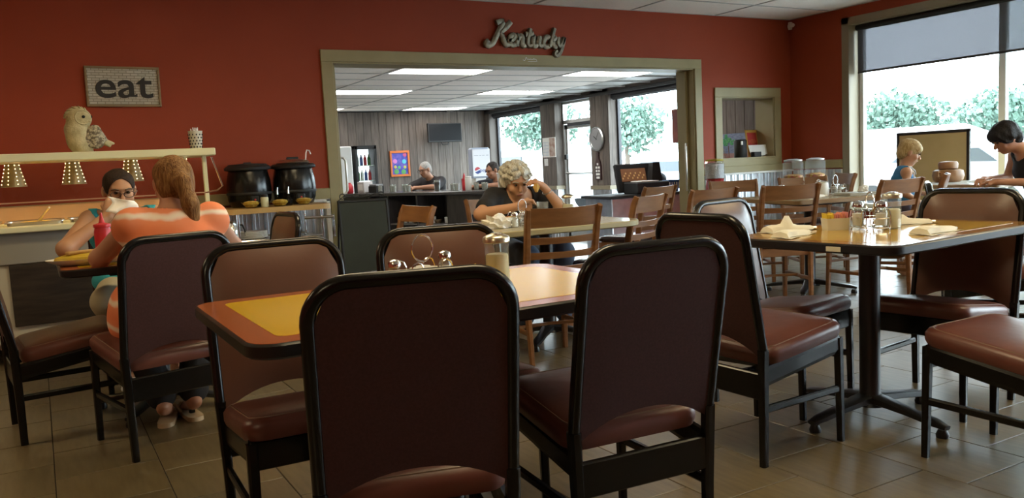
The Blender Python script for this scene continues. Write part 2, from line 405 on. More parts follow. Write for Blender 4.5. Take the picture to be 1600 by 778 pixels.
# ------------------------------------------------------------------ dining-room ceiling
ce = struct(MB().box(XL, XR+.24, YF, YB2, CEIL+.02, CEIL+.12).build('ceiling', GRID))
ctile = None; CW, CL = .61, 1.22
LIGHTS = [(-1.6, 4.3), (0.85, 1.86), (-1.6, -0.6), (3.30, 0.64), (0.85, 4.3), (5.75, 1.86)]
nx = int((XR-XL)/CL)+1; ny = int((YB-YF)/CW)+1; gb = MB(); lit = []
for i in range(nx):
    for j in range(ny):
        x0, x1 = XR-(i+1)*CL, XR-i*CL; y0, y1 = YB-(j+1)*CW, YB-j*CW
        if x1 < XL+.2 or y1 < YF+.2: continue
        cx, cy = (x0+x1)/2, (y0+y1)/2
        if any(abs(cx-a) < CL/2 and abs(cy-b) < CW/2 for a, b in LIGHTS): lit.append((cx, cy)); continue
        if ctile is None:
            ctile = MB().box(-CL/2+.010, CL/2-.010, -CW/2+.010, CW/2-.010, 0, .012).build('ceiling_tile', CEILT, ce); ctile.location = (cx, cy, CEIL)
        else: inst(ctile, 'ceiling_tile', (cx, cy, CEIL), ce)
for k in range(nx+1): gb.box(XR-k*CL-.012, XR-k*CL+.012, YF, YB, CEIL-.006, CEIL+.02)
for k in range(ny+1): gb.box(XL, XR, YB-k*CW-.012, YB-k*CW+.012, CEIL-.006, CEIL+.02)
gb.build('ceiling_grid', GRID, ce)
def troffer(x, y, z, mt, label, group):
    e = empty('ceiling_light', (x, y, z), 0, label, 'light', group)
    f = MB()
    for a, b, c, d in ((-.60, .60, -.295, -.262), (-.60, .60, .262, .295), (-.60, -.567, -.262, .262), (.567, .60, -.262, .262)): f.box(a, b, c, d, -.008, .02)
    f.build('frame', WHITE, e); MB().box(-.567, .567, -.262, .262, -.004, .01).build('diffuser', mt, e); return e
EM = emit('dining_panel_light', (1.0, .80, .47), MAIN_LIGHT); EB = emit('counter_panel_light', (1.0, .97, .92), BACK_LIGHT)
for x, y in lit: troffer(x, y, CEIL, EM, 'warm recessed ceiling light panel over the dining tables', 'dining room ceiling lights')
# ------------------------------------------------------------------ window wall of the dining room
ww = MB()
ww.box(XR, XR+.24, 6.36, YB, -.1, CEIL); ww.box(XR, XR+.24, YF, 6.36, 2.51, CEIL); ww.box(XR, XR+.24, YF, 6.36, -.1, .40)
ww.box(XR, XR+.24, 1.05, 1.45, .40, 2.51); ww.box(XR, XR+.24, YF, -3.0, .40, 2.51)
wr = struct(ww.build('wall_right', RED))
ln = MB(); ln.box(XR-.004, XR+.245, 6.345, 6.36, .40, 2.51); ln.box(XR-.004, XR+.245, -3.0, 6.36, 2.495, 2.51); ln.box(XR-.03, XR+.245, -3.0, 6.36, .385, .41)
ln.box(XR-.012, XR+.001, 6.345, 6.44, .40, 2.58); ln.box(XR-.012, XR+.001, -3.0, 6.44, 2.51, 2.58)
struct(ln.build('trim_9', CAPM))
rail('trim_10', XR-.03, XR+.001, 6.44, YB-.03, .885, .985, OLIVE)
struct(corrugated('c', 6.44, YB-.03, .10, .872, 'y', XR, -1).build('wainscot_window_wall', GALV))
def window(name, y0, y1, z0, z1, mull, mt, x=XR+.20, fw=.05, sub=None):
    e = struct(empty(name, (x, (y0+y1)/2, z0))); yc = (y0+y1)/2
    f = MB()
    f.rbox(-.03, .03, y0-yc, y0-yc+fw, 0, z1-z0, .004); f.rbox(-.03, .03, y1-yc-fw, y1-yc, 0, z1-z0, .004)
    f.rbox(-.03, .03, y0-yc, y1-yc, 0, fw, .004); f.rbox(-.03, .03, y0-yc, y1-yc, z1-z0-fw, z1-z0, .004)
    f.build('window_frame', mt, e)
    edges = [y0+fw]
    for q in mull:
        MB().rbox(-.03, .03, q-yc-.035, q-yc+.035, fw, z1-z0-fw, .004).build('mullion', mt, e); edges += [q-.035, q+.035]
    edges.append(y1-fw)
    for a, b in zip(edges[::2], edges[1::2]):
        MB().box(-.004, .004, a-yc-.005, b-yc+.005, fw-.005, z1-z0-fw+.005).build('pane', PANE, e)
    return e
win = window('window_1', 1.45, 6.345, .41, 2.495, [4.72, 3.08], WINW)
window('window_2', -3.0, 1.05, .41, 2.495, [-.95], WINW)
SCREEN = screen_cloth('screen_cloth', (.029, .0285, .031), (.10, .105, .115))
bl = empty('roller_blind', (XR+.115, 3.9, 1.95), 0, 'grey see-through roller blind pulled partway down the big dining window', 'blind')
MB().add([(0, -2.42, .02), (0, 2.42, .02), (0, 2.42, .53), (0, -2.42, .53)], [(0, 1, 2, 3)]).build('screen', SCREEN, bl)
MB().lathe([(.032, -2.43), (.032, 2.43)], 14, T=Matrix.Translation((0, 0, .515)) @ Matrix.Rotation(PI/2, 4, 'X')).build('roller_tube', BLACKM, bl, True)
MB().rbox(-.008, .008, -2.42, 2.42, 0, .024, .003).build('bottom_bar', DARKALU, bl)
# other walls of the dining room (behind and beside the viewer)
struct(MB().box(XL-.2, XL, YF, YB2, -.1, CEIL+.1).build('wall_left', RED))
struct(MB().box(XL-.2, XR+.24, YF-.2, YF, -.1, CEIL+.1).build('wall_front', RED))
# ------------------------------------------------------------------ counter room beyond the opening
ce2 = struct(MB().box(1.6, XR+.24, YB2, YE+.2, CEIL2+.02, CEIL2+.12).build('ceiling_counter_room', GRID))
BL = [at_z(u, v, CEIL2) for u, v in ((690, 111), (580, 145.5), (797, 146.5), (694, 170.5), (952, 113), (531, 170))]
ct2 = None; gx0, gy0 = BL[0].x-CL/2, BL[0].y-CW/2; seen = set(); gb = MB()
for i in range(-6, 5):
    for j in range(-8, 16):
        x0, y0 = gx0+i*CL, gy0+j*CW; cx, cy = x0+CL/2, y0+CW/2
        if cx-CL/2 < 1.7 or cx+CL/2 > XR+.02 or cy-CW/2 < YB2 or cy+CW/2 > YE: continue
        k = [q for q, b in enumerate(BL) if abs(b.x-cx) <= CL/2 and abs(b.y-cy) <= CW/2]
        if k: troffer(cx, cy, CEIL2, EB, 'bright white recessed ceiling light panel in the counter room', 'counter room ceiling lights'); continue
        if ct2 is None: ct2 = MB().box(-CL/2+.010, CL/2-.010, -CW/2+.010, CW/2-.010, 0, .012).build('ceiling_tile', CEILT, ce2); ct2.location = (cx, cy, CEIL2)
        else: inst(ct2, 'ceiling_tile', (cx, cy, CEIL2), ce2)
for i in range(-6, 7):
    if 1.7 < gx0+i*CL < XR: gb.box(gx0+i*CL-.012, gx0+i*CL+.012, YB2, YE, CEIL2-.006, CEIL2+.02)
for j in range(-10, 18):
    if YB2 < gy0+j*CW < YE: gb.box(1.6, XR, gy0+j*CW-.012, gy0+j*CW+.012, CEIL2-.006, CEIL2+.02)
gb.build('ceiling_grid', GRID, ce2)
# end wall: vertical planks, each its own board
we = struct(MB().box(1.6, XR+.24, YE, YE+.2, FL2, CEIL2+.02).build('wall_far', BLACKM))
PW = .155; pl = None; i = 0; x = 1.65
while x+PW < XR+.02:
    if pl is None: pl = MB().rbox(-PW/2+.002, PW/2-.002, -.016, .001, 0, CEIL2-FL2, .003).build('plank', PLANK, we); pl.location = (x+PW/2, YE, FL2)
    else: inst(pl, 'plank', (x+PW/2, YE-random.uniform(0, .003), FL2), we)
    x += PW
struct(MB().box(1.4, 1.6, YB2, YE+.2, FL2-.1, CEIL2+.1).build('wall_counter_room_left', OLIVE))
# window wall: piers with planks, two windows and a glazed door
PIERS = [(YB2, 8.62), (10.96, 11.46), (12.56, 13.02), (15.0, YE)]
wm = MB()
for a, b in PIERS: wm.box(XR+.017, XR+.24, a, b, FL2, CEIL2+.02)
wm.box(XR+.017, XR+.24, YB2, YE, 2.20, CEIL2+.02); wm.box(XR+.017, XR+.24, 8.62, 10.96, FL2, .28); wm.box(XR+.017, XR+.24, 13.02, 15.0, FL2, .28)
wcr = struct(wm.build('wall_counter_room_right', mat('plank_backing', (.13, .11, .095), .7)))
pp = {}
for a, b in PIERS:
    n = max(1, round((b-a)/.165)); wd = (b-a)/n
    for k in range(n):
        key = round(wd, 3)
        if key not in pp: pp[key] = MB().rbox(-.001, .016, -wd/2+.002, wd/2-.002, .70-FL2, 2.20-FL2, .003).build('plank', PLANK, wcr); o = pp[key]; o.location = (XR, a+wd*(k+.5), FL2)
        else: inst(pp[key], 'plank', (XR, a+wd*(k+.5), FL2), wcr)
    if b < 14:     # returns facing the viewer, rail, wainscot
        MB().rbox(XR+.002, XR+.22, a-.016, a+.002, .70, 2.20, .003).build('plank', PLANK, wcr)
        MB().rbox(XR-.03, XR+.20, a-.035, b+.02, .63, .70, .005).build('rail', CAPM, wcr)
        corrugated('c', a, b, FL2+.02, .63, 'y', XR+.012, -1).build('wainscot', GALV, wcr)
        corrugated('c', XR, XR+.2, FL2+.02, .63, 'x', a-.002, -1).build('wainscot', GALV, wcr)
struct(MB().rbox(XR-.01, XR+.05, YB2, YE, 2.17, 2.22, .004).build('trim_11', mat('dark_head_trim', (.05, .05, .05), .5)))
def blind_bar(y0, y1, z0, z1, label):
    e = empty('rolled_blind', (XR+.09, (y0+y1)/2, z0), 0, label, 'blind'); h = (y1-y0)/2
    MB().lathe([(.045, -h), (.045, h)], 14, T=Matrix.Translation((0, 0, (z1-z0)-.045)) @ Matrix.Rotation(PI/2, 4, 'X')).build('roller_tube', DARKALU, e, True)
    MB().rbox(-.01, .01, -h, h, 0, .03, .004).build('bottom_bar', DARKALU, e)
    MB().box(-.0015, .0015, -h, h, .02, z1-z0-.05).build('screen', mat('dark_blind_cloth', (.03, .035, .035), .7), e)
window('window_3', 8.62, 10.96, .28, 2.18, [], DARKALU); window('window_4', 13.02, 15.0, .28, 2.18, [], DARKALU)
blind_bar(8.66, 10.92, 2.08, 2.18, 'dark rolled-up blind over the counter room window beside the clock pier')
blind_bar(13.06, 14.96, 2.07, 2.18, 'dark rolled-up blind over the counter room window by the drinks banner')
d = struct(empty('door_1', (XR+.20, 12.0, FL2)))
f = MB()
for a, b, c, g in ((11.46, 11.52, 0, 2.48), (12.50, 12.56, 0, 2.48), (11.46, 12.56, 2.42, 2.48), (11.46, 12.56, 2.07, 2.14)): f.rbox(-.04, .04, a-12, b-12, c, g, .004)
f.build('door_frame', ALU, d)
lf = MB()
for a, b, c, g in ((11.53, 11.60, .01, 2.06), (12.42, 12.49, .01, 2.06), (11.53, 12.49, .01, .22), (11.53, 12.49, 1.98, 2.06), (11.53, 12.49, 1.17, 1.22)): lf.rbox(-.022, .022, a-12, b-12, c, g, .004)
lf.build('door_leaf', ALU, d)
MB().box(-.003, .003, -.42, .44, .2, 1.99).build('pane', PANE, d); MB().box(-.003, .003, -.49, .51, 2.13, 2.43).build('pane', PANE, d)
MB().tube([(-.03, -.44, 1.2), (-.09, -.42, 1.2), (-.09, .42, 1.2), (-.03, .44, 1.2)], .014, 8).build('push_bar', ALU, d, True)
MB().rbox(-.07, -.02, .41, .48, 1.44, 1.53, .006).build('lock_case', BLACKM, d)
MB().rbox(-.10, -.02, -.44, .3, 2.02, 2.08, .006).build('door_closer', DARKALU, d)
# ------------------------------------------------------------------ vinyl chairs
VINYL = mat('maroon_vinyl', (0.120, 0.054, 0.034), 0.32, col2=(0.140, 0.066, 0.043), scale=5, bump=0.06, bscale=35)
VSEAT = mat('maroon_seat_vinyl', (0.125, 0.042, 0.030), 0.36, col2=(0.16, 0.058, 0.042), scale=6, bump=0.10, bscale=22)
FABR = mat('dark_maroon_fabric', (0.048, 0.0145, 0.0125), 0.9, col2=(0.060, 0.0200, 0.0175), scale=160, bump=0.08, bscale=400)
PIPE = mat('seam_thread', (0.20, 0.12, 0.08), 0.6)
def by(z): return -.215 - (0 if z < .40 else .095*((z-.40)/.50))          # lean of the back posts
HW = .2135
def make_vinyl():
    r = empty('dining_chair', (0, 0, 0))
    # hoop of the back
    P = [(-HW, by(.40), .40), (-HW, by(.55), .55), (-HW, by(.68), .68)]
    rc = .085
    for i in range(9):
        a = PI-PI/2*i/8; z = .884-rc+rc*math.sin(a); P.append((-HW+rc+rc*math.cos(a), by(z), z))
    P += [(-x, y, z) for x, y, z in P[::-1]]
    MB().tube(P, .0165, 10).build('back_frame', BLACK, r, True)
    for sx in (-1, 1):
        MB().tube([(sx*.205, -.215, 0), (sx*.208, -.215, .2), (sx*HW, by(.42), .42)], [.9, 1, 1.12], sq=(.0145, .016)).build('leg', BLACK, r)
        MB().tube([(sx*.203, .212, 0), (sx*.200, .205, .40)], [.85, 1.05], sq=(.0145, .0145)).build('leg', BLACK, r)
        MB().tube([(sx*.206, -.212, .205), (sx*.202, .208, .205)], 1, sq=(.009, .013)).build('stretcher', BLACK, r)
    f = MB()
    f.rbox(-.205, .205, .19, .214, .325, .405, .004); f.tube([(-.199, -.21, .318), (-.199, .205, .378)], 1, sq=(.011, .034)); f.tube([(.199, -.21, .318), (.199, .205, .378)], 1, sq=(.011, .034))
    f.rbox(-.21, .21, -.226, -.205, .240, .335, .004)
    f.build('seat_frame', BLACK, r)
    # seat cushion
    R = []
    for ins, z in ((.03, .400), (.006, .408), (0, .425), (0, .448), (.010, .463), (.035, .472), (.10, .479), (.16, .481)):
        R.append([(x, y+.018, z-.052*max(0, (.19-y)/.4)) for x, y in rrect(.218-ins, .212-ins, max(.055-ins*.35, .02), 5)])
    s = MB().rings(R).build('seat', VSEAT, r, True)
    MB().tube([(x, y+.018, .4665-.052*max(0, (.19-y)/.4)) for x, y in rrect(.196, .190, .045, 5)], .0028, 5, True).build('piping', PIPE, s, True)
    # padded front of the back and the fabric-covered rear
    def panel(off, bulge, name, mt):
        nx, nz = 14, 12; R = []
        hw = HW-.012
        for j in range(nz+1):
            row = []
            for i in range(nx+1):
                u = -1+2*i/nx; x = u*hw
                top = .876 - (0 if abs(x) < hw-.075 else .075-math.sqrt(max(0, .075**2-(abs(x)-(hw-.075))**2)))
                bot = .392+.062*(1-min(1, abs(u))**2.2)
                z = bot+(top-bot)*j/nz; w = j/nz
                bu = bulge*(1-abs(u)**4)*(1-abs(2*w-1)**5)
                row.append((x, by(z)+off+bu, z))
            R.append(row)
        return MB().rings(R, False, False, False).build(name, mt, r, True)
    panel(.012, .022, 'backrest', VINYL); panel(-.010, -.004, 'back_panel', FABR)
    return r
V0 = make_vinyl()
VCH = [  # x, y, degrees, label
 (1.352, 1.905, -4, 'maroon chair with its dark fabric back turned, beside the glass sugar pourer'),
 (.733, 1.860, -15.5, 'maroon chair with its dark fabric back turned, in front of the wire condiment caddy'),
 (.640, 2.405, 178, 'maroon chair facing over the orange-bordered corner of the yellow table, glossy padded back'),
 (1.170, 2.420, 166, 'maroon chair tucked behind the condiment caddy, padded front showing'),
 (2.342, 2.239, -88, 'maroon chair seen side-on, seat tucked under the end of the tan table'),
 (2.808, 2.545, 191, 'maroon chair with pale glare on its slanted padded back beside the tan table'),
 (3.290, 2.126, 97, 'maroon chair with brown padded back showing over the rolled napkins on the tan table'),
 (2.845, 1.540, -1, 'maroon chair with only seat and front legs in view, beside the tan table pedestal'),
 (.395, 3.805, 14, 'maroon chair under the woman in the orange tie-dye top'),
 (.050, 4.330, -84, 'empty maroon chair side-on at the table with the yellow plate'),
 (.930, 4.730, 94, 'maroon chair with brown padded back edge-on in front of the butcher-block table'),
 (.47, 5.21, 180, 'maroon chair under the woman in the teal tank top'),
 (4.42, 2.55, 215, 'maroon chair behind the chair with rolled napkins in front of it'),
]
for i, (x, y, a, lb) in enumerate(VCH):
    o = V0 if i == 0 else copy_tree(V0)
    o.location = (x, y, 0); o.rotation_euler = (0, 0, math.radians(a)); tag(o, lb, 'chair', 'maroon vinyl dining chairs')
# ------------------------------------------------------------------ wooden ladder-back chairs
OAK = mat('honey_oak', (0.18, 0.078, 0.027), 0.38, col2=(0.245, 0.112, 0.041), scale=6, stretch=(1, 1, 5), bump=0.03)
DSEAT = mat('dark_seat_vinyl', (0.030, 0.012, 0.012), 0.25, bump=0.05, bscale=25)
def make_wood():
    r = empty('ladder_back_chair', (0, 0, 0))
    def py(z): return -.20-(0 if z < .42 else .10*((z-.42)/.45)**1.15)
    for sx in (-1, 1):
        P = [(sx*.185, -.215, 0), (sx*.190, -.20, .25), (sx*.193, -.195, .42), (sx*.196, py(.56), .56), (sx*.199, py(.7), .70), (sx*.203, py(.82), .82), (sx*.206, py(.87)-.012, .872)]
        MB().tube(P, [.8, .95, 1.1, 1.05, 1, .95, .8], sq=(.0155, .021)).build('leg', OAK, r)
        MB().tube([(sx*.19, .205, 0), (sx*.185, .19, .41)], [.75, 1.05], sq=(.019, .019)).build('leg', OAK, r)
        MB().tube([(sx*.187, -.205, .19), (sx*.187, .198, .19)], 1, sq=(.009, .013)).build('stretcher', OAK, r)
    MB().tube([(-.185, -.01, .195), (0, .02, .195), (.185, -.01, .195)], 1, sq=(.012, .009)).build('stretcher', OAK, r)
    MB().tube([(-.186, .196, .26), (.186, .196, .26)], 1, sq=(.011, .009)).build('stretcher', OAK, r)
    def slat(z0, z1, name, th=.008):
        R = []
        for i in range(9):
            u = -1+2*i/8; x = u*.196; c = .028*(1-u*u)
            y0, y1 = py(z0)-c, py(z1)-c; dz = .006*u*u
            R.append([(x, y0-th, z0), (x, y1-th, z1-dz*-1), (x, y1+th, z1+dz), (x, y0+th, z0)])
        MB().rings(R).build(name, OAK, r, True)
    slat(.768, .868, 'top_rail', .009)
    for z in (.695, .615, .535): slat(z-.017, z+.017, 'slat')
    f = MB(); f.rbox(-.19, .19, .165, .19, .36, .42, .004); f.rbox(-.19, .19, -.20, -.175, .36, .42, .004); f.rbox(-.195, -.172, -.19, .18, .36, .42, .004); f.rbox(.172, .195, -.19, .18, .36, .42, .004)
    f.build('seat_frame', OAK, r)
    R = []
    for ins, z in ((.015, .418), (0, .425), (0, .445), (.012, .458), (.05, .466), (.13, .470)):
        R.append([(x, y+.01, z) for x, y in rrect(.212-ins, .215-ins, max(.05-ins*.3, .02), 4)])
    MB().rings(R).build('seat', DSEAT, r, True)
    return r
W0 = make_wood()
WCH = [
 (2.45, 3.93, -10, 'oak ladder-back chair with its back turned, across the table from the white-haired woman'),
 (3.24, 4.37, 24, 'oak ladder-back chair beside the rounded end of the white-haired woman\'s table'),
 (4.37, 5.58, 14, 'oak ladder-back chair in front of the dark register stand'),
 (4.06, 4.56, 0, 'oak ladder-back chair in front of the red candy machine'),
 (4.66, 4.30, -22, 'oak ladder-back chair with its back turned at the table of shakers and creamer'),
 (5.20, 5.12, 150, 'oak ladder-back chair beyond the creamer table, facing it from the corrugated wall'),
 (5.72, 4.80, 150, 'oak ladder-back chair below the twin candy globes'),
 (6.40, 5.38, 62, 'oak ladder-back chair standing at the edge of the big window'),
 (5.33, 4.00, -4, 'oak ladder-back chair in front of the boy in the blue tank top'),
 (1.83, 4.92, 94, 'pale oak ladder-back chair facing out before the counter shelves'),
 (2.84, 4.97, 176, 'oak ladder-back chair the white-haired woman sits on'),
 (6.62, 3.55, 10, 'oak ladder-back chair under the dark-haired youth'),
 (5.98, 4.16, 30, 'oak ladder-back chair pushed in between the boy and the tan board'),
]
for i, (x, y, a, lb) in enumerate(WCH):
    o = W0 if i == 0 else copy_tree(W0)
    o.location = (x, y, 0); o.rotation_euler = (0, 0, math.radians(a)); tag(o, lb, 'chair', 'oak ladder-back chairs')
# ------------------------------------------------------------------ pedestal tables
LAM_Y = mat('yellow_laminate', (0.62, 0.385, 0.014), 0.20)
LAM_O = mat('orange_laminate', (0.34, 0.095, 0.030), 0.18)
LAM_T = mat('tan_laminate', (0.46, 0.28, 0.035), 0.14)
LAM_B = mat('brown_laminate', (0.30, 0.155, 0.045), 0.14)
LAM_G = mat('pale_laminate', (0.50, 0.46, 0.32), 0.18, col2=(0.45, 0.40, 0.27), scale=60)
EDGE = mat('black_edge_moulding', (0.012, 0.012, 0.013), 0.32)
WEDGE = mat('wood_edge_moulding', (0.33, 0.22, 0.11), 0.4)
IRON = mat('cast_iron_black', (0.014, 0.014, 0.016), 0.33)
def table(x, y, rz, lx, ly, z, label, field, border, edge, ped=(0, 0), rot0=0.0, corner=.07, bw=.075, arm=.34):
    t = empty('pedestal_table', (x, y, 0), rz, label, 'table', 'pedestal dining tables')
    R = []
    for ins, zz in ((.008, z-.036), (0, z-.030), (0, z-.006), (.006, z-.0005)):
        R.append([(a, b, zz) for a, b in rrect(lx/2-ins, ly/2-ins, corner, 6)])
    MB().rings(R).build('edge_moulding', edge, t, True)
    MB().prism(rrect(lx/2-.007, ly/2-.007, corner-.005, 6), z-.003, z).build('tabletop', border, t)
    MB().prism(rrect(lx/2-bw, ly/2-bw, .03, 4), z-.002, z+.0006).build('inlay', field, t)
    px, py = ped
    MB().rbox(px-.2, px+.2, py-.2, py+.2, z-.06, z-.034, .004).build('mounting_plate', IRON, t)
    MB().lathe([(.062, .055), (.050, .085), (.0405, .11), (.0405, z-.055)], 22, (px, py, 0)).build('column', IRON, t, True)
    for k in range(4):
        a = rot0+PI/4+PI/2*k; c, s = math.cos(a), math.sin(a)
        P = [(px+c*q*arm, py+s*q*arm, zz) for q, zz in ((.0, .085), (.2, .08), (.5, .066), (.85, .050), (1.0, .040))]
        am = MB().tube(P, [1.25, 1.1, .85, .8, .5], sq=(.033, .017)).build('base_arm', IRON, t, True)
        MB().lathe([(.022, 0), (.024, .012), (.016, .03)], 12, (px+c*arm*.94, py+s*arm*.94, 0)).build('glide', IRON, am, True)
    return t
Z1 = .752; Z2 = .765
T1 = table(.945, 2.115, math.radians(0), 1.18, .76, Z1, 'yellow laminate table with an orange border and black edge', LAM_Y, LAM_O, EDGE, ped=(.02, .0), rot0=.3)
T2 = table(2.985, 2.165, math.radians(4), 1.07, .74, Z2, 'tan laminate table with black edge holding rolled napkins', LAM_T, LAM_B, EDGE, ped=(-.10, .0), rot0=PI/4-.1)
MB().rbox(-.5375, -.533, -.17, -.11, Z2-.030, Z2-.012, .001).build('edge_sticker', mat('cream_sticker', (.7, .66, .5), .6), T2)
T0 = table(.455, 4.35, 0, .80, .78, Z1, 'small laminate table shared by the two women by the buffet', LAM_Y, LAM_O, EDGE, rot0=.2)
T4 = table(2.56, 4.24, math.radians(-3), 1.12, .84, .75, 'pale speckled table where the white-haired woman eats', LAM_G, LAM_G, mat('pale_edge_moulding', (.42, .37, .2), .35), corner=.16, ped=(.15, .1))
T3 = table(5.20, 4.42, math.radians(-14), .82, .86, .75, 'wood-edged table crowded with shakers and a creamer', LAM_G, LAM_G, WEDGE, corner=.05)
T5 = table(7.22, 4.36, math.radians(6), .82, .82, .75, 'white-topped table between the boy and the youth', mat('white_laminate', (.62, .60, .55), .2), MATS['white_laminate'], WEDGE, corner=.05)
# ------------------------------------------------------------------ things on the red wall
SIGNWOOD = mat('sign_frame_wood', (.20, .14, .07), .6, col2=(.26, .19, .10), scale=9, stretch=(1, 1, 6))
def brickpaint():
    mt = mat('whitewashed_brick_print', (.45, .43, .36), .75); nt = mt.node_tree; b = nt.nodes['Principled BSDF']
    tc = nt.nodes.new('ShaderNodeTexCoord'); mp = nt.nodes.new('ShaderNodeMapping'); mp.inputs['Rotation'].default_value = (PI/2, 0, 0)
    br = nt.nodes.new('ShaderNodeTexBrick'); br.inputs['Scale'].default_value = 1.0; br.inputs['Brick Width'].default_value = .055; br.inputs['Row Height'].default_value = .02; br.inputs['Mortar Size'].default_value = .0022
    br.inputs['Color1'].default_value = (.50, .48, .40, 1); br.inputs['Color2'].default_value = (.40, .38, .31, 1); br.inputs['Mortar'].default_value = (.20, .18, .14, 1)
    nt.links.new(tc.outputs['Object'], mp.inputs['Vector']); nt.links.new(mp.outputs['Vector'], br.inputs['Vector']); nt.links.new(br.outputs['Color'], b.inputs['Base Color']); return mt
sg = empty('wall_sign', (.67, YB, 1.71), 0, 'framed whitewashed brick sign reading eat on the red wall', 'sign'); sg.rotation_euler = (0, math.radians(.6), 0)
MB().box(-.255, .255, -.02, -.004, .012, .298).build('sign_board', brickpaint(), sg)
for a, b, c, d in ((-.267, .267, 0, .018), (-.267, .267, .292, .31), (-.267, -.250, .018, .292), (.250, .267, .018, .292)): MB().rbox(a, b, -.032, -.001, c, d, .003).build('frame_strip', SIGNWOOD, sg)
text('letters', 'eat', .285, BLACKM, (0, -.021, .158), (PI/2, 0, 0), sg, .004, bold=.0035, sx=1.18)
# script sign made of bent corrugated metal strip letters
GALV2 = mat('aged_zinc', (.30, .27, .20), .45, .55, col2=(.18, .16, .12), scale=30)
ks = empty('script_sign', (4.42, YB, 2.20), 0, 'cut-out metal script lettering reading Kentucky above the opening', 'sign')
STROKES = {  # hand-drawn script, unit = x height about 1
 'K': [[(0.0, .35), (-.25, .15), (-.05, -.12), (.35, .05), (.55, .7), (.85, 1.55), (1.0, 2.05)], [(.45, 1.95), (.75, 2.1), (1.05, 2.12)], [(1.65, 2.1), (1.3, 1.55), (.8, 1.1), (1.05, .9), (1.25, .35), (1.5, 0.0), (1.75, .12)]],
 'e': [[(0, .45), (.4, .55), (.55, .85), (.35, 1.0), (.12, .75), (.1, .3), (.35, .0), (.7, .15)]],
 'n': [[(0, .95), (.12, .9), (.1, 0.0)], [(.1, .55), (.35, .95), (.55, .8), (.55, .2), (.7, 0), (.85, .12)]],
 't': [[(.3, 1.6), (.2, .8), (.18, .2), (.4, 0), (.62, .14)], [(-.08, 1.08), (.6, 1.16)]],
 'u': [[(0, .95), (.05, .9), (.02, .3), (.2, 0), (.45, .2), (.6, .9)], [(.6, .95), (.58, .2), (.75, 0), (.9, .12)]],
 'c': [[(.55, .8), (.35, 1.0), (.1, .7), (.08, .25), (.35, 0), (.68, .15)]],
 'k': [[(.28, 1.75), (.15, .9), (.06, 0)], [(.55, .95), (.15, .55), (.35, .4), (.5, .05), (.7, .08)]],
 'y': [[(0, .95), (.05, .85), (.05, .3), (.22, .1), (.45, .3), (.6, .95)], [(.6, .95), (.52, .1), (.35, -.6), (.02, -.8), (-.12, -.5), (.1, -.35)]]}
adv = dict(K=1.62, e=.66, n=.82, t=.62, u=.88, c=.64, k=.68, y=.7)
def smooth(P, n=3):
    for _ in range(n):
        Q = [P[0]]
        for a, b in zip(P, P[1:]): Q += [(a[0]*.75+b[0]*.25, a[1]*.75+b[1]*.25), (a[0]*.25+b[0]*.75, a[1]*.25+b[1]*.75)]
        P = Q+[P[-1]]
    return P
x = 0.0; sc = .118
for ch in 'Kentucky':
    mb = MB()
    for st in STROKES[ch]:
        P = smooth(st, 2); Q = []
        for px, pz in P: Q.append((-.485+(x+px+pz*.16)*sc*1.13, -.028-.0, .075+pz*sc*.92 - (x-3)*.010*sc))
        mb.tube(Q, 1.0, sq=(.021, .026))
    mb.build('letter', GALV2, ks, True); x += adv[ch]
# small scripted sticker on the head board
sk = MB(); sk.tube(smooth([(-.09, 0, ), (-.075, -.012), (-.06, .0), (-.05, .03), (-.045, .012), (-.03, -.002), (-.02, .012), (-.01, -.004), (.0, .014), (.01, -.004), (.02, .012), (.03, -.003), (.04, .02), (.045, .0), (.06, .012), (.07, -.004)], 2) and [(a, 0, b) for a, b in smooth([(-.09, 0), (-.075, -.012), (-.06, .0), (-.05, .03), (-.045, .012), (-.03, -.002), (-.02, .012), (-.01, -.004), (.0, .014), (.01, -.004), (.02, .012), (.03, -.003), (.04, .02), (.045, .0), (.06, .012), (.07, -.004)], 2)], .0024, 5)
sk.tube([(.07, 0, -.004), (.078, 0, -.014), (.06, 0, -.016), (-.03, 0, -.017)], .0022, 5)
stk = sk.build('door_sticker', mat('sticker_white', (.8, .8, .76), .5), None); stk.location = (4.415, YB-.0235, 2.145)
tag(stk, 'tiny white script sticker on the olive head board', 'sticker')
# security camera up in the corner
cmr = empty('corner_sensor', (XR-.055, YB-.06, 2.62), 0, 'small white sensor high in the room corner', 'sensor')
MB().rbox(-.02, .02, -.02, .02, -.05, .04, .006).build('bracket', WHITE, cmr); MB().ell((0, -.03, .0), (.032, .032, .026)).build('housing', WHITE, cmr, True)
MB().rbox(.02, .056, .015, .061, -.02, .02, .004).build('wall_mount', WHITE, cmr)
# ------------------------------------------------------------------ hot buffet
CREAM = mat('cream_enamel', (.74, .70, .44), .35); FASC = mat('grey_fascia', (.30, .29, .26), .5)
DKWOOD = mat('dark_oak_panel', (.022, .016, .012), .5, col2=(.045, .033, .024), scale=5, stretch=(1, 1, 7), bump=.05)
bx0, bx1, byf, byb = -1.75, 1.06, 6.05, 6.80
bf = empty('buffet_counter', (0, 6.42, 0), 0, 'cream hot buffet counter with grey fascia and dark panel on casters', 'buffet')
def bpart(n, mt, *b, bev=.006): return MB().rbox(b[0], b[1], b[2]-6.42, b[3]-6.42, b[4], b[5], bev).build(n, mt, bf)
bpart('front_ledge', CREAM, bx0, bx1, byf-.06, byf+.14, .835, .872)
bpart('fascia', FASC, bx0, bx1, byf, byf+.02, .635, .836)
bpart('carcass', mat('buffet_white', (.55, .53, .45), .5), bx0, bx1, byf+.022, byb, .13, .74)
bpart('rear_ledge', CREAM, bx0, bx1, byb-.10, byb, .83, .872)
for a, b in ((-1.62, -.95), (-.19, .98)): bpart('dark_panel', DKWOOD, a, b, byf+.004, byf+.022, .24, .632, bev=.003)
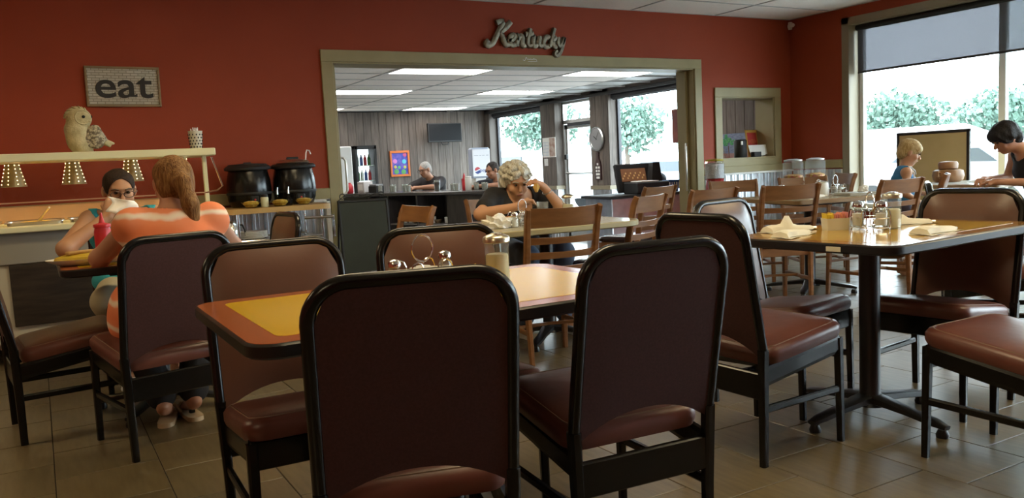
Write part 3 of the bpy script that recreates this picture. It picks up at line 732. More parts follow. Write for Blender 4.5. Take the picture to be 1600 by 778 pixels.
wl = MB(); wl.box(bx0, bx1, byf+.14-6.42, byf+.15-6.42, .70, .84); wl.box(bx0, bx1, byb-.11-6.42, byb-.10-6.42, .70, .84); wl.box(bx0, bx0+.01, byf-6.32, byb-6.50, .70, .84); wl.box(bx1-.01, bx1, byf-6.32, byb-6.50, .70, .84)
wl.build('well', STEEL, bf)
bpart('back_panel', mat('warm_back_panel', (.50, .30, .14), .45), bx0, bx1, byb-.02, byb, .872, .985)
for x in (-1.62, -.26, .95):
    for y in (byf+.06, byb-.08):
        c = MB().lathe([(.055, -.016), (.06, -.008), (.06, .008), (.055, .016)], 18, T=Matrix.Translation((x, y-6.42, .06)) @ Matrix.Rotation(PI/2, 4, 'Y')).build('caster', BLACKM, bf, True)
        MB().rbox(x-.025, x+.025, y-6.45, y-6.39, .10, .135, .004).build('fork', STEEL, c)
# overhead shelf on posts with glass guard
for x in (bx0+.05, bx1-.01): bpart('post', CREAM, x-.014, x+.014, 6.15, 6.178, .87, 1.285, bev=.003)
bpart('overshelf', CREAM, bx0, bx1+.06, 6.09, 6.58, 1.278, 1.33)
gd = MB(); gd.add([(bx0, -.33+.02, 1.28), (bx1, -.31, 1.28), (bx1, -.27, 1.02), (bx0, -.27, 1.02)], [(0, 1, 2, 3)]); gd.build('sneeze_guard', CLEAR, bf)
MB().tube([(bx1+.04, -.26, 1.27), (bx1+.10, -.26, 1.06), (bx1+.06, -.26, 1.03), (bx1-.02, -.27, 1.02)], .006, 6).build('guard_bracket', CHROME, bf, True)
MB().tube([(bx0, -.268, 1.02), (bx1, -.268, 1.02)], .005, 6).build('guard_edge', mat('guard_edge', (.4, .2, .12), .4), bf, True)
PANM = mat('pan_steel', (.55, .52, .46), .3, .9)
FOODS = [(.42, .27, .10), (.36, .16, .05), (.50, .38, .16), (.30, .20, .08), (.45, .30, .05)]
for k in range(7):
    x = -1.5+k*.37; p = empty('steam_pan', (x, 6.40, .838), 0, ['steel buffet pan of golden food with a serving spoon', 'steel buffet pan of browned food with a serving spoon', 'steel buffet pan of pale food with a serving spoon', 'steel buffet pan of stewed greens-brown food with a serving spoon', 'steel buffet pan of yellow food with a serving spoon'][k % 5], 'food pan', 'pans in the hot buffet')
    R = [[(a, b, z) for a, b in rrect(.165-i, .225-i, .03, 3)] for i, z in ((.012, -.02), (.006, .05), (-.008, .056), (-.008, .05))]
    MB().rings(R, True, False).build('pan', PANM, p, True)
    fm = mat('buffet_food_%d' % (k % 5), FOODS[k % 5], .4, col2=tuple(min(1, c*1.7) for c in FOODS[k % 5]), scale=30, bump=1.0, bscale=45)
    R = [[(a, b, z) for a, b in rrect(.155-i, .215-i, .03, 3)] for i, z in ((0, .02), (.02, .034), (.08, .05))]
    MB().rings(R).build('food', fm, p, True)
    MB().tube([(.02, .05, .045), (.05, .0, .09), (.09, -.10, .14)], [.012, .006, .007], 6).build('serving_spoon', STEEL, p, True)
# heat lamps: pierced shades glowing through their holes
SHADE = mat('lamp_shade_steel', (.42, .36, .24), .32, .85); GLOW = emit('lamp_glow', (1.0, .80, .45), 9.0)
for k, x in enumerate((-1.24, -.90, -.51, -.12, .235, .60, .93)):
    e = empty('heat_lamp', (x, 6.42, 1.278), 0, 'pierced steel heat lamp glowing under the buffet shelf', 'lamp', 'buffet heat lamps')
    MB().lathe([(.042, 0), (.045, -.02), (.078, -.155), (.075, -.155), (.042, -.02)], 22, cap0=False, cap1=False).build('lamp_shade', SHADE, e, True)
    hl = MB()
    for q in range(6):
        z = -.012-q*.025; r = .045+(.033)*(-z-.02)/.135 if z < -.02 else .0445
        for j in range(8):
            a = 2*PI*j/8+.35; hl.ell((r*math.cos(a), r*math.sin(a), z), (.0028, .0028, .0028), 6, 4)
    hl.build('light_hole', GLOW, e); MB().ell((0, 0, -.10), (.024, .024, .035)).build('bulb', emit('bulb_glow', (1.0, .72, .36), 130.0), e, True)
    MB().cyl(0, 0, -.05, 0, .016).build('socket', BLACKM, e)
# owl figurine on the shelf
OWLM = mat('owl_resin', (.60, .53, .30), .6, col2=(.42, .36, .19), scale=14, bump=.5, bscale=60)
OWLD = mat('owl_feather_brown', (.16, .13, .09), .7, col2=(.50, .44, .30), scale=55, bump=1.0, bscale=70, lo=.45, hi=.55)
ox, oy, oz = .315, 6.40, 1.33
ow = empty('owl_figurine', (ox, oy, oz), 0, 'cream resin owl figurine with brown mottled wing on the buffet shelf', 'figurine')
bp_ = [ellp((ox-.02, oy, oz+.10), (.085, .078, .10), k=.03), ellp((ox-.032, oy, oz+.165), (.078, .072, .07), k=.03), cap((ox-.0, oy, oz+.015), (ox-.01, oy, oz+.06), .058, .075), ellp((ox-.014, oy-.005, oz+.236), (.080, .068, .074), k=.02),
       ellp((ox+.008, oy-.060, oz+.236), (.048, .016, .048), k=.008), cap((ox+.050, oy-.058, oz+.238), (ox+.052, oy-.070, oz+.208), .011, .004, k=.005)]
sdf_obj('body', bp_, OWLM, ow, (ox, oy, oz), .005, clips=[((ox, oy, oz), (0, 0, -1))])
sdf_obj('wing', [ellp((ox+.070, oy-.050, oz+.105), (.068, .035, .078), k=.02), cap((ox+.07, oy-.04, oz+.165), (ox+.135, oy-.02, oz+.09), .022, .012)], OWLD, ow, (ox, oy, oz), .006, noise=.004)
sdf_obj('tail', [cap((ox+.11, oy, oz+.09), (ox+.185, oy, oz+.062), .02, .009), cap((ox+.11, oy, oz+.08), (ox+.16, oy, oz+.045), .02, .009)], OWLM, ow, (ox, oy, oz), .006)
for k in range(10):     # overlapping leaf-like feathers lying back over the crown
    a = PI*(.22+.075*k); c, q = math.cos(a), math.sin(a); t = Matrix.Translation((-.020+.066*c, -.012+.012*(k % 2), .240+.062*q)) @ Matrix.Rotation(-(a-PI/2)+.5, 4, 'Y')
    MB().ell((0, 0, 0), (.032, .026, .010), 10, 6, T=t).build('crest_feather', OWLM, ow, True)
MB().ell((.012, -.077, .243), (.0105, .006, .0105)).build('eye', BLACK, ow, True); MB().ell((.062, -.040, .245), (.006, .008, .0095)).build('eye', BLACK, ow, True)
MB().tube([(.008+.045*math.cos(a), -.068+.012*max(0, math.cos(a)), .240+.046*math.sin(a)) for a in [2*PI*k/20 for k in range(20)]], .0065, 6, True).build('face_ruff', OWLM, ow, True)
# perforated cutlery cylinder with straws
sc_ = empty('straw_holder', (1.045, 6.40, 1.33), 0, 'perforated white cutlery cup full of straws on the buffet shelf', 'cup')
MB().lathe([(.036, 0), (.038, .005), (.050, .13), (.052, .135), (.046, .13), (.034, .01)], 20, cap1=False).build('cup', mat('cup_plastic', (.62, .60, .5), .4), sc_, True)
hm = MB()
for q in range(5):
    for j in range(12):
        a = 2*PI*j/12+q*.26; z = .02+q*.022; r = .038+.012*(z/.13)+.0005; hm.ell((r*math.cos(a), r*math.sin(a), z), (.005, .005, .007), 6, 4)
hm.build('perforation', BLACKM, sc_)
for k in range(9):
    a = k*.7; r = .012+.018*((k*37) % 5)/5; MB().tube([(r*math.cos(a), r*math.sin(a), .01), (r*1.25*math.cos(a), r*1.25*math.sin(a), .145+.008*(k % 3))], .0045, 6).build('straw', WHITE, sc_, True)
# ------------------------------------------------------------------ butcher-block cart with soup kettles
BUTCH = mat('butcher_block', (.50, .33, .13), .4, col2=(.42, .26, .09), scale=5, stretch=(.6, 5, 1))
ktx0, ktx1, kty0, kty1, ktz = 1.25, 2.06, 6.50, 7.12, .872
kt = empty('butcher_block_cart', ((ktx0+ktx1)/2, 6.80, 0), 0, 'butcher-block top cart on chrome wire legs against the corrugated wall', 'cart')
kcx = (ktx0+ktx1)/2
MB().prism(rrect((ktx1-ktx0)/2, .31, .07, 6), ktz-.04, ktz).build('top', BUTCH, kt)
for sx in (-1, 1):
    for yy in (-.25, .25):
        MB().cyl(sx*.33, yy, .0, ktz-.038, .0125, 12).build('leg', CHROME, kt, True)
for z in (.30, .62):
    sh = MB(); sh.tube([(-.33, -.25, z), (.33, -.25, z), (.33, .25, z), (-.33, .25, z)], .006, 6, True)
    for k in range(13): sh.tube([(-.32+k*.0533, -.25, z), (-.32+k*.0533, .25, z)], .0025, 5)
    sh.build('wire_shelf', CHROME, kt)
MB().tube([(.18, -.26, .77), (.42, -.26, .762)], .012, 8).build('rail', CHROME, kt, True); MB().tube([(.42, -.26, .60), (.42, -.26, .78)], .009, 8).build('rail_post', CHROME, kt, True)
def kettle(x, y, lid, label):
    k = empty('soup_kettle', (x, y, ktz), 0, label, 'kettle', 'soup kettles on the cart')
    MB().lathe([(.135, 0), (.150, .01), (.170, .06), (.176, .14), (.170, .22), (.155, .285), (.150, .30)], 28).build('body', BLACK, k, True)
    MB().lathe([(.150, .295), (.180, .300), (.184, .318), (.165, .334), (.12, .336)], 28).build('rim', BLACKM, k, True)
    MB().lathe([(.1765, .100), (.179, .107), (.179, .113), (.1765, .120)], 28, cap0=False, cap1=False).build('band', BLACKM, k, True)
    MB().rbox(-.035, .035, -.185, -.155, .03, .09, .01).build('control_box', BLACKM, k); MB().ell((.0, -.188, .06), (.008, .004, .008)).build('pilot_lamp', mat('red_plastic', (.5, .015, .02), .35), k, True)
    if lid == 'steel':
        MB().lathe([(.125, .335), (.14, .342), (.12, .362), (.05, .372)], 24).build('lid', STEEL, k, True); MB().rbox(-.05, .05, -.012, .012, .37, .392, .006).build('lid_handle', BLACKM, k)
        MB().tube([(.10, .02, .25), (.125, .03, .42), (.135, .03, .445), (.155, .03, .44), (.165, .03, .41)], .006, 7).build('ladle', STEEL, k, True)
    else:
        MB().lathe([(.16, .332), (.15, .345), (.04, .352)], 24).build('lid', BLACKM, k, True); MB().rbox(-.03, .03, -.01, .01, .35, .362, .004).build('lid_handle', BLACKM, k)
kettle(1.505, 6.90, 'black', 'black soup kettle with flat black lid on the butcher-block cart'); kettle(1.875, 6.90, 'steel', 'black soup kettle with steel lid and ladle on the butcher-block cart')
# bowls, cruets and jar on the cart
BOWLG = glass('amber_glass', (.85, .80, .62), 1.4)
for i, (x, y, s) in enumerate(((1.445, 6.60, 1.0), (1.665, 6.58, 1.0), (1.865, 6.62, 1.0))):
    b = empty('snack_bowl', (x, y, ktz), 0, ['clear bowl of yellow crackers in front of the plain-lidded kettle', 'clear bowl of pale croutons beside the cruets', 'clear bowl of yellow chips in front of the kettle with the ladle'][i], 'bowl', 'snack bowls on the cart')
    MB().lathe([(.035, 0), (.040, .004), (.073, .045), (.076, .048), (.070, .046), (.036, .008)], 18, cap1=False).build('bowl', BOWLG, b, True)
    R = []
    MB().lathe([(.036, .008), (.062, .032), (.055, .048), (.02, .056)], 14).build('snacks', mat('yellow_crackers', (.55, .36, .05), .6, col2=(.75, .62, .20), scale=60, bump=1.0, bscale=80), b, True)
jr = empty('spice_jar', (1.555, 6.62, ktz), 0, 'glass jar of pale powder with dark lid beside the cruets', 'jar')
MB().lathe([(.026, 0), (.03, .004), (.03, .075), (.024, .082)], 16).build('jar', mat('pale_powder', (.60, .60, .40), .5), jr, True); MB().lathe([(.027, .08), (.027, .10), (.02, .102)], 16).build('lid', BLACKM, jr, True)
for i, (x, y) in enumerate(((1.675, 6.69), (1.755, 6.66))):
    c = empty('cruet', (x, y, ktz), 0, ['oil cruet with greenish oil and pour spout', 'cruet with dark vinegar and pour spout'][i], 'cruet', 'cruets on the cart')
    MB().lathe([(.026, 0), (.034, .012), (.036, .035), (.02, .065), (.010, .08), (.010, .095)], 16).build('bottle', [glass('oil_glass', (.55, .58, .3), 1.4), glass('vinegar_glass', (.25, .14, .08), 1.4)][i], c, True)
    MB().tube([(0, 0, .09), (0, 0, .125), (.006, 0, .15)], [.009, .007, .004], 8).build('spout', STEEL, c, True)
pt = empty('plate_stack', (1.46, 6.70, .626), 0, 'stack of white plates on the cart\'s wire shelf', 'plates')
for k in range(6): MB().lathe([(.07, k*.009), (.115, k*.009+.012), (.115, k*.009+.016), (.07, k*.009+.006)], 22).build('plate', WHITE, pt, True)
tb = empty('green_tub', (1.88, 6.72, .306), 0, 'dark green plastic tub on the lower wire shelf of the cart', 'tub')
R = [[(a, b, z) for a, b in rrect(.12+i, .15+i, .03, 3)] for i, z in ((-.015, 0), (0, .24), (.008, .245), (.008, .255), (-.005, .25))]
MB().rings(R, True, True).build('tub', mat('green_plastic', (.035, .07, .02), .4), tb, True)
pc = empty('coffee_pot', (1.285, 6.62, .626), 0, 'chrome coffee server with black curved handle on the wire shelf', 'pot')
MB().lathe([(.05, 0), (.055, .01), (.052, .10), (.035, .135), (.037, .145), (.01, .155)], 20).build('server', CHROME, pc, True)
MB().tube([(.045, 0, .125), (.085, 0, .12), (.10, 0, .08), (.105, 0, .03)], .007, 8).build('handle', BLACKM, pc, True)
# ------------------------------------------------------------------ chalkboard easel
CHALK = mat('green_chalkboard', (.014, .020, .010), .5, col2=(.02, .028, .016), scale=4)
cb = empty('chalkboard_easel', (2.47, 6.86, 0), math.radians(-6), 'blank green chalkboard easel with black scrolled iron top', 'easel')
def tilt(y): return Matrix.Translation((0, 0, 0)) @ Matrix.Rotation(math.radians(y), 4, 'X')
MB().rbox(-.205, .205, -.012, .006, .12, .855, .003, T=tilt(-7)).build('board', CHALK, cb)
f = MB(); f.rbox(-.222, -.203, -.016, .012, 0, .875, .004, T=tilt(-7)); f.rbox(.203, .222, -.016, .012, 0, .875, .004, T=tilt(-7)); f.rbox(-.222, .222, -.016, .012, .855, .878, .004, T=tilt(-7)); f.rbox(-.222, .222, -.016, .012, .10, .122, .004, T=tilt(-7)); f.build('frame', BLACKM, cb)
for sx in (-1, 1): MB().tube([(sx*.21, .11, .86), (sx*.215, .34, .0)], .009, 6).build('rear_leg', BLACKM, cb)
sc2 = MB()
for sx in (-1, 1):
    P = []
    for i in range(22):
        a = i/21*2.3*PI; r = .034-.0011*i; P.append((sx*(.175-r*math.cos(a)*.95), .105, .90+r*math.sin(a)))
    sc2.tube(P, .004, 6); sc2.tube([(sx*.21, .106, .872), (sx*.14, .106, .925), (sx*.07, .106, .90), (0, .106, .885)], .004, 6)
    P = []
    for i in range(14):
        a = i/13*2*PI; P.append((sx*(.055+.02*math.cos(a)), .106, .905+.02*math.sin(a)))
    sc2.tube(P, .004, 6)
sc2.build('scroll', BLACKM, cb, True)
# ------------------------------------------------------------------ candy machines by the corrugated wall
CANDY = mat('mixed_candy', (.35, .04, .02), .35, col2=(.55, .35, .04), scale=45, bump=.8, bscale=60, lo=.45, hi=.55)
def candy(x, y, z, base, label, group, full, r=.105, hh=.2):
    c = empty('candy_machine', (x, y, 0), 0, label, 'candy machine', group)
    MB().lathe([(r, z), (r*1.04, z+.01), (r*1.04, z+hh-.03), (r*.9, z+hh)], 8, cap0=False, cap1=False).build('globe', GLOBE, c)
    MB().lathe([(r*.92, z+hh-.005), (r*.95, z+hh+.008), (r*.4, z+hh+.02)], 16).build('cap', mat('cap_'+base, {'red': (.55, .45, .06), 'grey': (.6, .6, .58)}[base], .3, .4), c, True)
    MB().lathe([(r*.95, z+.004), (r*.97, z+full), (r*.5, z+full+.015)], 14).build('candy', CANDY if base == 'grey' else mat('white_mints', (.6, .6, .62), .5, bump=.8, bscale=60), c, True)
    MB().lathe([(r*.85, z-.14), (r*.95, z-.12), (r*.9, z-.02), (r*1.02, z)], 8).build('body', mat('machine_'+base, {'red': (.30, .012, .012), 'grey': (.16, .15, .14)}[base], .35), c)
    MB().rbox(-.03, .03, -r*1.0-.02, -r*.85, z-.10, z-.05, .004).build('chute', STEEL, c)
    MB().cyl(0, 0, .03, z-.14, .02, 12).build('pole', mat('white_pole', (.6, .6, .6), .3, .4), c, True); MB().lathe([(.14, 0), (.14, .012), (.05, .03), (.02, .04)], 20).build('foot', IRON, c, True)
candy(6.55, 6.86, .845, 'red', 'red candy machine with yellow cap and pale mints beside the opening', 'candy machines', .16)
candy(7.30, 6.42, .80, 'grey', 'candy machine with clear globe of mixed sweets, nearer the hatch', 'candy machines', .035)
candy(7.66, 6.42, .80, 'grey', 'candy machine with clear globe of mixed sweets, nearer the window', 'candy machines', .035)
# ------------------------------------------------------------------ things in the hatch
sp = empty('speaker', (7.425, 7.33, HZ0+.02), 0, 'black cylindrical speaker standing in the hatch', 'speaker')
MB().lathe([(.072, 0), (.076, .006), (.076, .20), (.070, .21)], 24).build('body', BLACKM, sp, True); MB().lathe([(.070, .20), (.066, .216), (.02, .217)], 20).build('top_plate', BLACK, sp, True); MB().rbox(-.06, -.03, -.078, -.066, .15, .195, .003).build('badge', PAPER, sp)
bxo = empty('small_black_box', (7.60, 7.245, HZ0+.02), 0, 'small black box with a cord on the hatch sill', 'box')
MB().rbox(-.06, .06, -.03, .03, 0, .06, .004).build('box', BLACKM, bxo); MB().tube([(.06, 0, .01), (.12, -.02, .012), (.17, .01, .006), (.2, .03, .006)], .003, 5).build('cord', BLACKM, bxo)
vs = empty('framed_notice', (7.74, 7.42, HZ0+.02), math.radians(8), 'yellow-framed red notice with gold lettering leaning in the hatch', 'notice')
TL_ = Matrix.Rotation(math.radians(-8), 4, 'X')
MB().rbox(-.115, .115, -.012, .0, .0, .335, .003, T=TL_).build('frame', mat('gold_frame', (.50, .27, .05), .5), vs); MB().box(-.09, .09, -.0135, -.011, .03, .30, T=TL_).build('notice', mat('notice_red', (.45, .03, .03), .6), vs)
lt = MB()
for k, (a, h_) in enumerate(((-.065, .045), (-.045, .03), (-.022, .055), (.0, .06), (.018, .05), (.04, .055), (.062, .03))): lt.rbox(a-.004, a+.004, -.0150, -.0130, .19-h_/2, .19+h_/2, .001, T=TL_)
lt.build('faded_lettering', mat('gold_ink', (.6, .2, .06), .6), vs)
pp_ = MB(); R = []
for j in range(7):
    w = j/6; R.append([(-.15+.30*i/10+.02*w, -.06-.02*w+.02*math.sin(i*.6+1)*.5, .012+.13*(1-w)+.012*math.sin(i*.9)*(w)) for i in range(11)])
po = pp_.rings(R, False, False, False).build('loose_paper', PAPER, None, True); po.location = (7.70, 7.375, HZ0+.022); tag(po, 'curled white paper propped against the framed notice', 'paper')
ca = empty('canvas_painting', (XR-.03, 8.08, 1.02), math.radians(-90), 'canvas painting of a green tree before a blue town, propped by the plank wall', 'painting')
MB().rbox(-.32, .32, -.01, .012, 0, .36, .003).build('canvas', mat('painted_town', (.12, .15, .24), .7, col2=(.22, .26, .36), scale=18, stretch=(1, 1, 4)), ca)
MB().box(-.32, .32, -.0125, -.009, 0, .10).build('painted_ground', mat('painted_red_ground', (.36, .15, .12), .7, col2=(.3, .2, .2), scale=25), ca)
tr = MB()
for k in range(26):
    a = random.random()*6.28; r = random.random(); tr.ell((-.16+.13*r*math.cos(a), -.0125, .265+.075*r*math.sin(a)), (.028, .002, .02), 8, 4)
tr.build('painted_tree', mat('painted_leaves', (.02, .20, .08), .7, col2=(.10, .33, .12), scale=40), ca)
tk = MB().tube([(-.14, -.012, .04), (-.15, -.012, .2)], .006, 6); tk.build('painted_trunk', mat('painted_trunk', (.2, .12, .1), .7), ca)
ez = empty('tabletop_easel', (XR-.10, 8.30, .98), math.radians(-60), 'small wooden tabletop easel in front of the canvas painting', 'easel')
MB().tube([(-.08, 0, 0), (0, .02, .26), (.08, 0, 0)], .008, 6).build('front_legs', SIGNWOOD, ez); MB().rbox(-.09, .09, -.02, .0, .05, .065, .003).build('ledge', SIGNWOOD, ez)
sh2 = empty('hatch_shelf', (XR-.19, 8.10, .90), 0, 'narrow shelf under the painting on the plank wall', 'shelf')
MB().rbox(-.17, .19, -.50, .52, .055, .08, .003).build('board', OLIVE, sh2)
MB().rbox(.02, .19, -.40, -.36, -.08, .056, .003).build('bracket', OLIVE, sh2); MB().rbox(.02, .19, .36, .40, -.08, .056, .003).build('bracket', OLIVE, sh2)
# ------------------------------------------------------------------ tan board by the window
p0, p1, p2 = at_x(1402, 208, 7.86), at_x(1516, 203, 7.86), at_x(1404, 320, 7.86)
bd = empty('framed_board', (7.86, (p0.y+p1.y)/2, 0), 0, 'large tan board in a dark frame standing against the window', 'board')
hy = (p0.y-p1.y)/2; zt = p0.z
MB().box(-.008, .008, -hy+.02, hy-.02, .36, zt-.02).build('panel', mat('tan_board', (.62, .48, .24), .7, col2=(.55, .42, .20), scale=3), bd)
f = MB()
for a, b, c, d in ((-hy, -hy+.03, .34, zt), (hy-.03, hy, .34, zt), (-hy, hy, zt-.03, zt), (-hy, hy, .34, .37)): f.rbox(-.016, .016, a, b, c, d, .004)
f.build('frame', mat('dark_brown_frame', (.02, .014, .012), .45), bd)
for s in (-1, 1):
    for q in (-1, 1): MB().tube([(q*.005, s*(hy-.04), .36), (q*.16, s*(hy-.04), 0)], .014, 6).build('leg', MATS['dark_brown_frame'], bd)
# ------------------------------------------------------------------ table-top things
SALT = mat('salt_grains', (.72, .72, .70), .7); PEPPER = mat('pepper_grains', (.30, .22, .08), .8); SUGAR = mat('sugar_grains', (.72, .68, .48), .7)
JELLY = mat('portion_cup', (.48, .46, .40), .4)
CRINK = glass('ribbed_glass', (.90, .91, .88), 1.6, .04, .10)
def shaker(x, y, z, fill, label, group, h=.085, r=.021):
    s = empty('shaker', (x, y, z), 0, label, 'shaker', group)
    MB().lathe([(r, 0), (r*1.05, .004), (r*1.05, h*.55), (r*.72, h*.72), (r*.75, h*.76)], 10, cap1=False).build('glass', CRINK, s, True)
    MB().lathe([(r*.9, .004), (r*.93, h*.5), (r*.3, h*.52)], 12).build('filling', fill, s, True)
    MB().lathe([(r*.80, h*.74), (r*.98, h*.76), (r*.98, h*.84), (r*.80, h*.95), (r*.3, h)], 16).build('cap', CHROME, s, True); return s
def pourer(x, y, z, label, fill=.085, h=.165, r=.036):
    s = empty('sugar_pourer', (x, y, z), 0, label, 'sugar pourer', 'glass sugar pourers')
    P = [[((r*(1+.035*(j % 2)))*math.cos(2*PI*j/24), (r*(1+.035*(j % 2)))*math.sin(2*PI*j/24), zz) for j in range(24)] for zz in (0, .128)]
    MB().rings(P, True, False).build('glass', CRINK, s); MB().lathe([(r*.93, .004), (r*.93, fill), (r*.8, fill+.006), (r*.1, fill+.004)], 20).build('sugar', SUGAR, s, True)
    MB().lathe([(r*1.02, .124), (r*1.12, .126), (r*1.12, .138), (r*1.04, .142), (r*.75, h-.018), (r*.3, h-.012)], 24).build('lid', mat('zinc_lid', (.62, .58, .46), .28, .9), s, True)
    MB().rbox(-.012, .012, -r*.62, -r*.2, h-.020, h-.013, .002).build('flap', CHROME, s); return s
def caddy(x, y, z, rz, label, cups=True, ringh=.155, shak=True):
    c = empty('condiment_caddy', (x, y, z), rz, label, 'caddy', 'wire condiment caddies')
    w = MB(); w.tube([(a, b, .012) for a, b in rrect(.085, .05, .03, 4)], .0022, 6, True); w.tube([(a, b, .05) for a, b in rrect(.085, .05, .03, 4)], .0022, 6, True)
    for sx in (-1, 1):
        for sy in (-1, 1): w.tube([(sx*.07, sy*.045, 0), (sx*.07, sy*.05, .05)], .0022, 5); w.ell((sx*.07, sy*.045, .004), (.005, .005, .004), 6, 4)
    w.tube([(0, -.05, .012), (0, .05, .012)], .0022, 5); w.tube([(-.085, 0, .012), (.085, 0, .012)], .0022, 5)
    w.build('wire_rack', CHROME, c, True)
    for sx in (-1, 1):
        for sy in (-1, 1): MB().tube([(sx*.028, sy*.05, .01), (sx*.028, sy*.05, .06), (sx*.036, sy*.05, .078), (sx*.05, sy*.05, .084), (sx*.064, sy*.05, .078), (sx*.072, sy*.05, .06), (sx*.072, sy*.05, .01)], .0022, 5).build('wire_loop', CHROME, c, True)
    rr = .036; P = [(rr*math.cos(a), 0, ringh-rr+rr*1.1*math.sin(a)) for a in [2*PI*k/20 for k in range(20)]]
    MB().tube(P, .0026, 6, True).tube([(0, 0, .012), (0, 0, ringh-2*rr-.002)], .0026, 6).build('ring_handle', CHROME, c, True)
    if cups:
        for k, (sx, sy) in enumerate(((.012, .02), (.012, -.02), (-.022, .0))):
            for q in range(3): MB().lathe([(.017, q*.017+.015), (.021, q*.017+.028), (.022, q*.017+.030)], 12, (sx, sy, 0)).build('portion_cup', JELLY, c, True)
    return c
def packets(x, y, z, rz, label):
    p = empty('sugar_packet_holder', (x, y, z), rz, label, 'packet holder')
    R = [[(a, b, zz) for a, b in rrect(.05+i, .036+i, .008, 2)] for i, zz in ((-.004, 0), (0, .05), (-.003, .05), (-.006, .006))]
    MB().rings(R, True, True).build('holder', mat('ceramic_white', (.68, .65, .52), .3), p, True)
    pk = [mat('yellow_packet', (.75, .55, .04), .5), mat('pink_packet', (.70, .25, .22), .5), mat('coral_packet', (.72, .28, .15), .5)]
    for k in range(13):
        t = Matrix.Translation((-.040+k*.0066, random.uniform(-.004, .004), .012)) @ Matrix.Rotation(random.uniform(-.12, .18), 4, 'Y')
        MB().rbox(-.0022, .0022, -.026, .026, 0, .058+random.uniform(-.004, .004), .001, T=t).build('packet', pk[0] if k < 5 else pk[1+(k % 2)], p)
    return p
def napkin_roll(x, y, z, rz, label, L=.24, W=.12, peak=0.0, mt=None):
    """napkin folded over cutlery: a lower flat sheet and a rolled, creased upper layer"""
    n = empty('napkin_roll', (x, y, z), rz, label, 'napkin', 'rolled napkins')
    R = []
    for i in range(9):
        u = i/8; R.append([(-L/2+L*u, -W/2-.01+.02*u+W*v*(1-.15*u), .001+.002*math.sin(9*u+5*v)) for v in (0, .33, .66, 1)])
    MB().rings(R, False, False, False).build('lower_sheet', mt or NAPK, n, True)
    R = []
    for i in range(11):
        u = i/10; hh = .030*(1-.55*u)*(1 if i else .7); ww = W*.40*(1-.25*u)
        pk = peak*math.exp(-((u-.45)/.10)**2)
        R.append([(-L*.42+L*.85*u, -ww+.008*math.sin(7*u), .003), (-L*.42+L*.85*u, -ww*.75, hh*.75+.003), (-L*.42+L*.85*u, -ww*.1, hh+pk+.004), (-L*.42+L*.85*u, ww*.6, hh*.8+.003), (-L*.42+L*.85*u, ww*(1+.1*math.sin(5*u)), .003)])
    MB().rings(R).build('rolled_layer', mt or NAPK, n, True)
    MB().tube([(L*.30, -.008, .010), (L*.52, -.012, .006)], [.004, .006], 6).build('cutlery', STEEL, n, True)
    return n
def wad(x, y, z, s, label, seed=1):
    rs = random.Random(seed); bm = bmesh.new(); bmesh.ops.create_icosphere(bm, subdivisions=3, radius=1)
    for v in bm.verts:
        d = v.co.normalized(); k = 1+.25*math.sin(d.x*5+seed)*math.cos(d.y*4+d.z*3)+.18*math.sin(d.z*9+d.x*7+seed*2); v.co = Vector((d.x*s[0]*k, d.y*s[1]*k, max(0, (d.z+.55)*s[2]*k)))
    mb = MB(); bm.verts.index_update(); mb.add([v.co.copy() for v in bm.verts], [tuple(q.index for q in f.verts) for f in bm.faces]); bm.free()
    o = mb.build('crumpled_napkin', PAPER, None); o.location = (x, y, z); return tag(o, label, 'napkin', 'crumpled napkins')
# yellow table
z = Z1+.0008
caddy(.970, 2.235, z, .15, 'wire condiment caddy with ring handle on the yellow table')
shaker(.895, 2.275, z, PEPPER, 'glass pepper shaker beside the caddy on the yellow table', 'shakers', .09); shaker(1.085, 2.33, z, SALT, 'glass salt shaker beside the caddy on the yellow table', 'shakers', .095)
pourer(1.165, 2.135, z, 'glass sugar pourer with metal lid on the yellow table')
fb = empty('packet_dish', (1.125, 2.235, z), .3, 'low dish of yellow and coral sweetener packets behind the sugar pourer', 'dish')
MB().lathe([(.03, 0), (.042, .012), (.044, .03), (.040, .03), (.03, .006)], 14, cap1=False).build('dish', CRINK, fb, True)
for k in range(7):
    t = Matrix.Translation((random.uniform(-.02, .02), random.uniform(-.02, .02), .012)) @ Matrix.Rotation(random.uniform(0, 3), 4, 'Z') @ Matrix.Rotation(random.uniform(.2, .8), 4, 'X')
    MB().rbox(-.022, .022, -.0015, .0015, 0, .042, .001, T=t).build('packet', mat('yellow_packet', (.75, .55, .04), .5) if k % 3 else mat('coral_packet', (.72, .28, .15), .5), fb)
# tan table
z = Z2+.0008
packets(2.885, 2.32, z, math.radians(-28), 'white ceramic holder of yellow and pink sweetener packets on the tan table')
caddy(2.955, 2.205, z, math.radians(62), 'wire condiment caddy on the tan table holding its shakers', cups=False, ringh=.15)
shaker(2.938, 2.250, z+.014, SALT, 'tall glass salt shaker in the caddy on the tan table', 'shakers', .105, .024); shaker(2.972, 2.165, z+.014, SALT, 'tall glass shaker in the caddy beside the sugar pourer of the tan table', 'shakers', .105, .024)
pourer(3.045, 2.17, z, 'tall glass sugar pourer behind the caddy on the tan table', .075, .162)
napkin_roll(2.60, 2.295, z, math.radians(14), 'napkin rolled over cutlery along the edge facing the side-on chair', .25, .10)
napkin_roll(2.755, 2.455, z, math.radians(-10), 'rolled napkin with a peaked fold beside the sweetener packets', .26, .11, peak=.05)
napkin_roll(2.965, 1.93, z, math.radians(4), 'rolled napkin lying near the edge opposite the sweetener packets', .26, .11)
napkin_roll(3.23, 2.25, z, math.radians(-30), 'loosely draped napkin beside the sugar pourer of the tan table', .26, .14, peak=.02)
